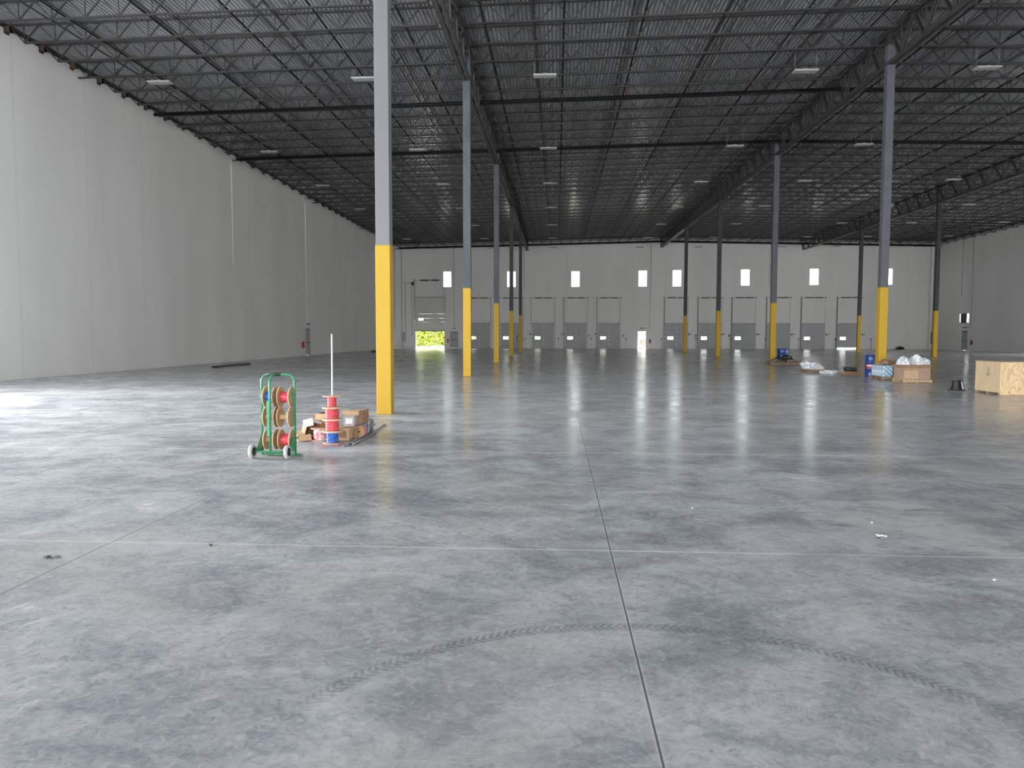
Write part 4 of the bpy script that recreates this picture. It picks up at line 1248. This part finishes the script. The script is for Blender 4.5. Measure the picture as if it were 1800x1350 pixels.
for i in range(4):
    t = thing('insulation_pack', f'blue and white striped wrapped bundle, {PK[i]}', 'package', (12.50, 30.33 + i * .275, .122), RZ, 'blue-striped packages on the pallet')
    bm = nb(); bm_box(bm, (-.185, -.13, 0), (.185, .13, .43), bevel=.03); obj('wrapped_bundle', bm, M_STRIPE, t)
    box_obj('printed_band', (-.187, -.11, .12), (-.1, .11, .21), M_PAPER, t)
t = thing('insulation_pack', 'dark blue-grey bundle beside the striped row, next to the big brown box', 'package', (12.86, 30.75, .122), RZ, 'blue-striped packages on the pallet')
bm = nb(); bm_box(bm, (-.15, -.26, 0), (.15, .26, .38), bevel=.06); obj('wrapped_bundle', bm, mat('dark_blue_wrap', (.03, .06, .09), (.08, .14, .2), rough=.4, scale=8), t)
carton('crushed brown cardboard lying on top of the striped packages', (12.62, 30.5, .556), (.30, .3, .20), R(25), M_CARD, True, group='cardboard on the striped packages', tilty=R(12))
carton('small flat brown carton beside the crushed cardboard on the packages', (12.46, 30.95, .556), (.30, .3, .12), R(-12), M_CARD, group='cardboard on the striped packages', tilty=R(-4))

# blue drums
def drum(label, loc, lab=False):
    t = thing('steel_drum', label, 'drum', loc, group='blue drums')
    r = .285
    bm = nb()
    bm_lathe(bm, [(0, 0.012), (r - .012, .012), (r - .012, 0), (r, 0), (r, .02), (r - .004, .03), (r - .004, .29), (r + .007, .305), (r - .004, .32), (r - .004, .57), (r + .007, .585), (r - .004, .60), (r - .004, .85), (r, .86), (r, .88), (r - .012, .88), (r - .012, .865), (0, .865)], 40)
    obj('drum_body', bm, M_BLUE, t)
    bm = nb(); bm_lathe(bm, [(0, .866), (.03, .866), (.03, .882), (0, .882)], 14, origin=(.17, .05, 0)); obj('bung', bm, M_DARK, t)
    if lab:
        def band(z0, z1, a0, a1, rr0, m, nm):
            bm = nb(); k = 16
            v0 = [bm.verts.new((rr0 * math.cos(a0 + (a1 - a0) * i / k), rr0 * math.sin(a0 + (a1 - a0) * i / k), z0)) for i in range(k + 1)]
            v1 = [bm.verts.new((q.co.x, q.co.y, z1)) for q in v0]
            for i in range(k): bm.faces.new((v0[i], v0[i + 1], v1[i + 1], v1[i]))
            return obj(nm, bm, m, t, recalc=False)
        L_ = band(.325, .50, R(190), R(310), r - .001, M_REDLAB, 'drum_label'); L_['label'] = 'red label'
        w_ = band(.425, .485, R(205), R(300), r + .001, M_WHITELAB, 'label_print'); w_.parent = L_
    return t
drum('blue drum with red and white label beside the striped packages', (12.92, 32.75, 0), True)
drum('blue drum standing behind the black bag and cluttered pallet', (13.35, 47.1, 0))

# black pipe length, flat cardboard, far pallet with plastic
bm = nb(); bm_tube(bm, [(13.35, 35.6, .09), (13.32, 34.0, .09)], .085, 14); bm_tube(bm, [(13.35, 35.62, .09), (13.35, 35.60, .09)], .06, 14)
bm2 = nb(); bm_tube(bm2, [(12.55, 34.9, .20), (13.05, 34.75, .20)], .085, 14); bm.free()
o = tag(obj('black_pipe_roll', bm2, M_BLACK), 'black roll lying between the flat cardboard and the blue drum', 'roll')
for i, (x, y, rz, s, z) in enumerate(((12.62, 34.3, .2, (.85, .7), 0.0), (12.85, 34.6, -.3, (.55, .5), .058), (12.40, 34.1, .3, (.45, .4), .058))):
    t = thing('flat_cardboard', ('lowest flattened brown cardboard sheet behind the blue drum', 'folded cardboard sheet lying under the black roll', 'small cardboard sheet at the plastic end of the flattened pile')[i], 'cardboard', (x, y, z), rz, 'flattened cardboard on the floor')
    bm = nb(); bm_box(bm, (-s[0] / 2, -s[1] / 2, 0), (s[0] / 2, s[1] / 2, .05), bevel=.01); obj('folded_sheet', bm, M_CARD, t)
    bm = nb(); bm_box(bm, (-s[0] / 2, -s[1] / 2, .05), (-s[0] / 6, s[1] / 2, .056), Matrix.Rotation(R(-8), 3, 'Y'), (-s[0] / 6, 0, .05)); obj('flap', bm, M_CARDL, t)
crumple('low white plastic sheet on the floor by the flattened cardboard', (11.95, 35.1, 0), (.62, .7, .13), 21, group='white plastic sheeting', spikes=.7)
pallet((11.75, 36.6, 0), R(8), 'brown pallet with a heap of white plastic, set apart on the open floor', .72, .9, M_PALLETD)
crumple('heap of white plastic on the lone brown pallet', (11.85, 36.6, .122), (.62, .7, .23), 31, group='white plastic sheeting', spikes=.9)
bm = nb(); bm_box(bm, (11.98, 36.1, 0), (12.5, 37.0, .05), bevel=.01)
tag(obj('floor_mat', bm, M_GREYBOX), 'grey flat sheet on the floor beside the lone brown pallet', 'sheet')

# cluttered pallets by the second middle column
pallet((12.55, 45.35, 0), R(6), 'cluttered old pallet right beside the yellow column', 1.0, .9, M_PALLETD)
pallet((13.53, 45.5, 0), R(-5), 'cluttered old pallet in front of the unlabelled blue drum', .85, .9, M_PALLETD)
M_JUNK = mat('grey_brown_scrap', (.22, .20, .17), (.12, .10, .085), rough=.8, scale=14)
for i, (x, y, z, w, d, h, rz) in enumerate(((12.2, 45.2, .122, .35, .4, .12, .2), (12.5, 45.4, .122, .28, .3, .16, -.3), (12.75, 45.2, .122, .3, .3, .1, .5), (13.25, 45.3, .122, .4, .35, .13, .1), (13.6, 45.5, .122, .3, .4, .09, -.2))):
    t = thing('scrap_bundle', ('scrap heap at the yellow column end of the old pallets', 'second scrap heap from the yellow column', 'third scrap heap from the yellow column', 'fourth scrap heap, just under the black bag', 'scrap heap at the outer end of the old pallets')[i], 'scrap', (x, y, z), rz, 'scrap on the old pallets')
    bm = nb(); bm_box(bm, (-w / 2, -d / 2, 0), (w / 2, d / 2, h), bevel=.03)
    for v in bm.verts: v.co += Vector((random.uniform(-.02, .02), random.uniform(-.02, .02), random.uniform(-.01, .02) if v.co.z > .05 else 0))
    obj('scrap_body', bm, M_JUNK, t)
    bm = nb(); bm_bar(bm, (-w * .4, -d * .3, h + .01), (w * .45, d * .2, h + .03), .03); obj('loose_bar', bm, M_PALLETD, t)
crumple('black plastic bag slumped in front of the blue drum', (13.25, 46.1, .1), (.85, .6, .30), 41, M_BBAG, 'black_bag', None, 'bag', .6)
bm = nb(); bm_bar(bm, (13.85, 45.0, .02), (14.35, 44.9, .02), .05, .03)
tag(obj('dark_board', bm, M_STEELD), 'thin dark board on the floor past the old pallets', 'board')
crumple('black bag on the floor against the dock wall past the last door', (40.6, 94.8, 0), (.8, .6, .33), 51, M_BBAG, 'black_bag', None, 'bag', .5)

# black plastic reel standing on its flange
t = thing('plastic_reel', 'empty black plastic reel standing alone on the floor near the crate', 'reel', (12.33, 24.75, 0))
bm = nb(); bm_lathe(bm, [(.10, 0), (.255, 0), (.262, .018), (.255, .03), (.10, .03), (.10, 0)], 36); obj('bottom_flange', bm, M_BLACK, t)
bm = nb(); bm_lathe(bm, [(.185, .02), (.165, .08), (.12, .285)], 30); obj('barrel', bm, M_BLACK, t)
bm = nb(); bm_lathe(bm, [(.05, .285), (.17, .285), (.178, .295), (.17, .31), (.05, .31), (.05, .285)], 36); obj('top_flange', bm, M_BLACK, t)

# plywood crate
t = thing('plywood_crate', 'large plywood crate on runners at the edge of the open floor', 'crate', (12.44, 22.6, 0), R(0))
W2, D2, H2, B2 = 2.3, 1.3, .93, .075
box_obj('front_panel', (0, 0, B2 - .06), (W2, .018, H2), M_CRATE, t)
box_obj('side_panel', (-.0, .018, B2), (.018, D2, H2), M_CRATES, t)
box_obj('side_panel', (W2 - .018, .018, B2), (W2, D2, H2), M_CRATES, t)
box_obj('back_panel', (0, D2, B2), (W2, D2 + .018, H2), M_CRATE, t)
box_obj('lid', (-.01, -.01, H2), (W2 + .01, D2 + .028, H2 + .018), M_CRATES, t)
for y_ in (.02, D2 / 2 - .05, D2 - .1):
    bm = nb(); bm_box(bm, (.0, y_, 0), (W2, y_ + .09, B2)); obj('runner', bm, M_PALLETD, t)
# stamp marks on the side and the front
bm = nb()
for a, b in (((.62, .52), (.62, .72)), ((.55, .55), (.55, .62)), ((.69, .55), (.69, .62)), ((.55, .55), (.69, .55)), ((.55, .62), (.69, .62)), ((.58, .68), (.66, .74)), ((.60, .74), (.64, .78))):
    bm_bar(bm, (-.0035, a[0], a[1]), (-.0035, b[0], b[1]), .014, .006, (1, 0, 0))
obj('stamp_mark', bm, mat('faded_ink', (.22, .16, .10), (.28, .2, .13), rough=.8), t)

# small litter on the floor
def bits(name, label, x, y, n, m, s, seed, cat='litter', spread=.06):
    rr0 = random.Random(seed)
    bm = nb()
    for k in range(n):
        px, py = x + rr0.uniform(-spread, spread), y + rr0.uniform(-spread, spread) * .6
        w = rr0.uniform(.5, 1) * s
        bm_box(bm, (px - w, py - w * .7, 0.001), (px + w, py + w * .7, w * .8), Matrix.Rotation(rr0.uniform(0, 3), 3, 'Z'))
    return tag(obj(name, bm, m), label, cat)
bits('paper_scrap', 'torn white scrap on the open floor inside the dusty patch', 2.76, 6.68, 4, M_PAPER, .014, 1, spread=.04)
bits('metal_scrap', 'small dark metal bit beside the torn white scrap', 2.69, 6.60, 3, M_DARK, .011, 2, spread=.03)
bits('leaf_scrap', 'dry brown leaf on the floor by the pale drips', -3.83, 5.62, 4, M_STEELD, .02, 3, spread=.06)
bits('wood_chip', 'small brown chip lying on the pale floor line', -2.75, 6.02, 2, M_RUST, .014, 4, spread=.03)
for i, (x, y, lab) in enumerate(((2.86, 7.15, 'tiny white fleck just beyond the torn white scrap'), (1.33, 7.62, 'tiny white fleck near the centre floor joint'), (-3.09, 14.1, 'tiny white fleck on the floor by the yellow column foot'),
                                 (3.05, 5.5, 'white plaster crumb on the dust streak'), (3.28, 5.15, 'white plaster crumb nearer the camera than the dust streak'))):
    bits('white_fleck', lab, x, y, 1, M_PAPER, .010 if i != 2 else .018, 10 + i, spread=.01)
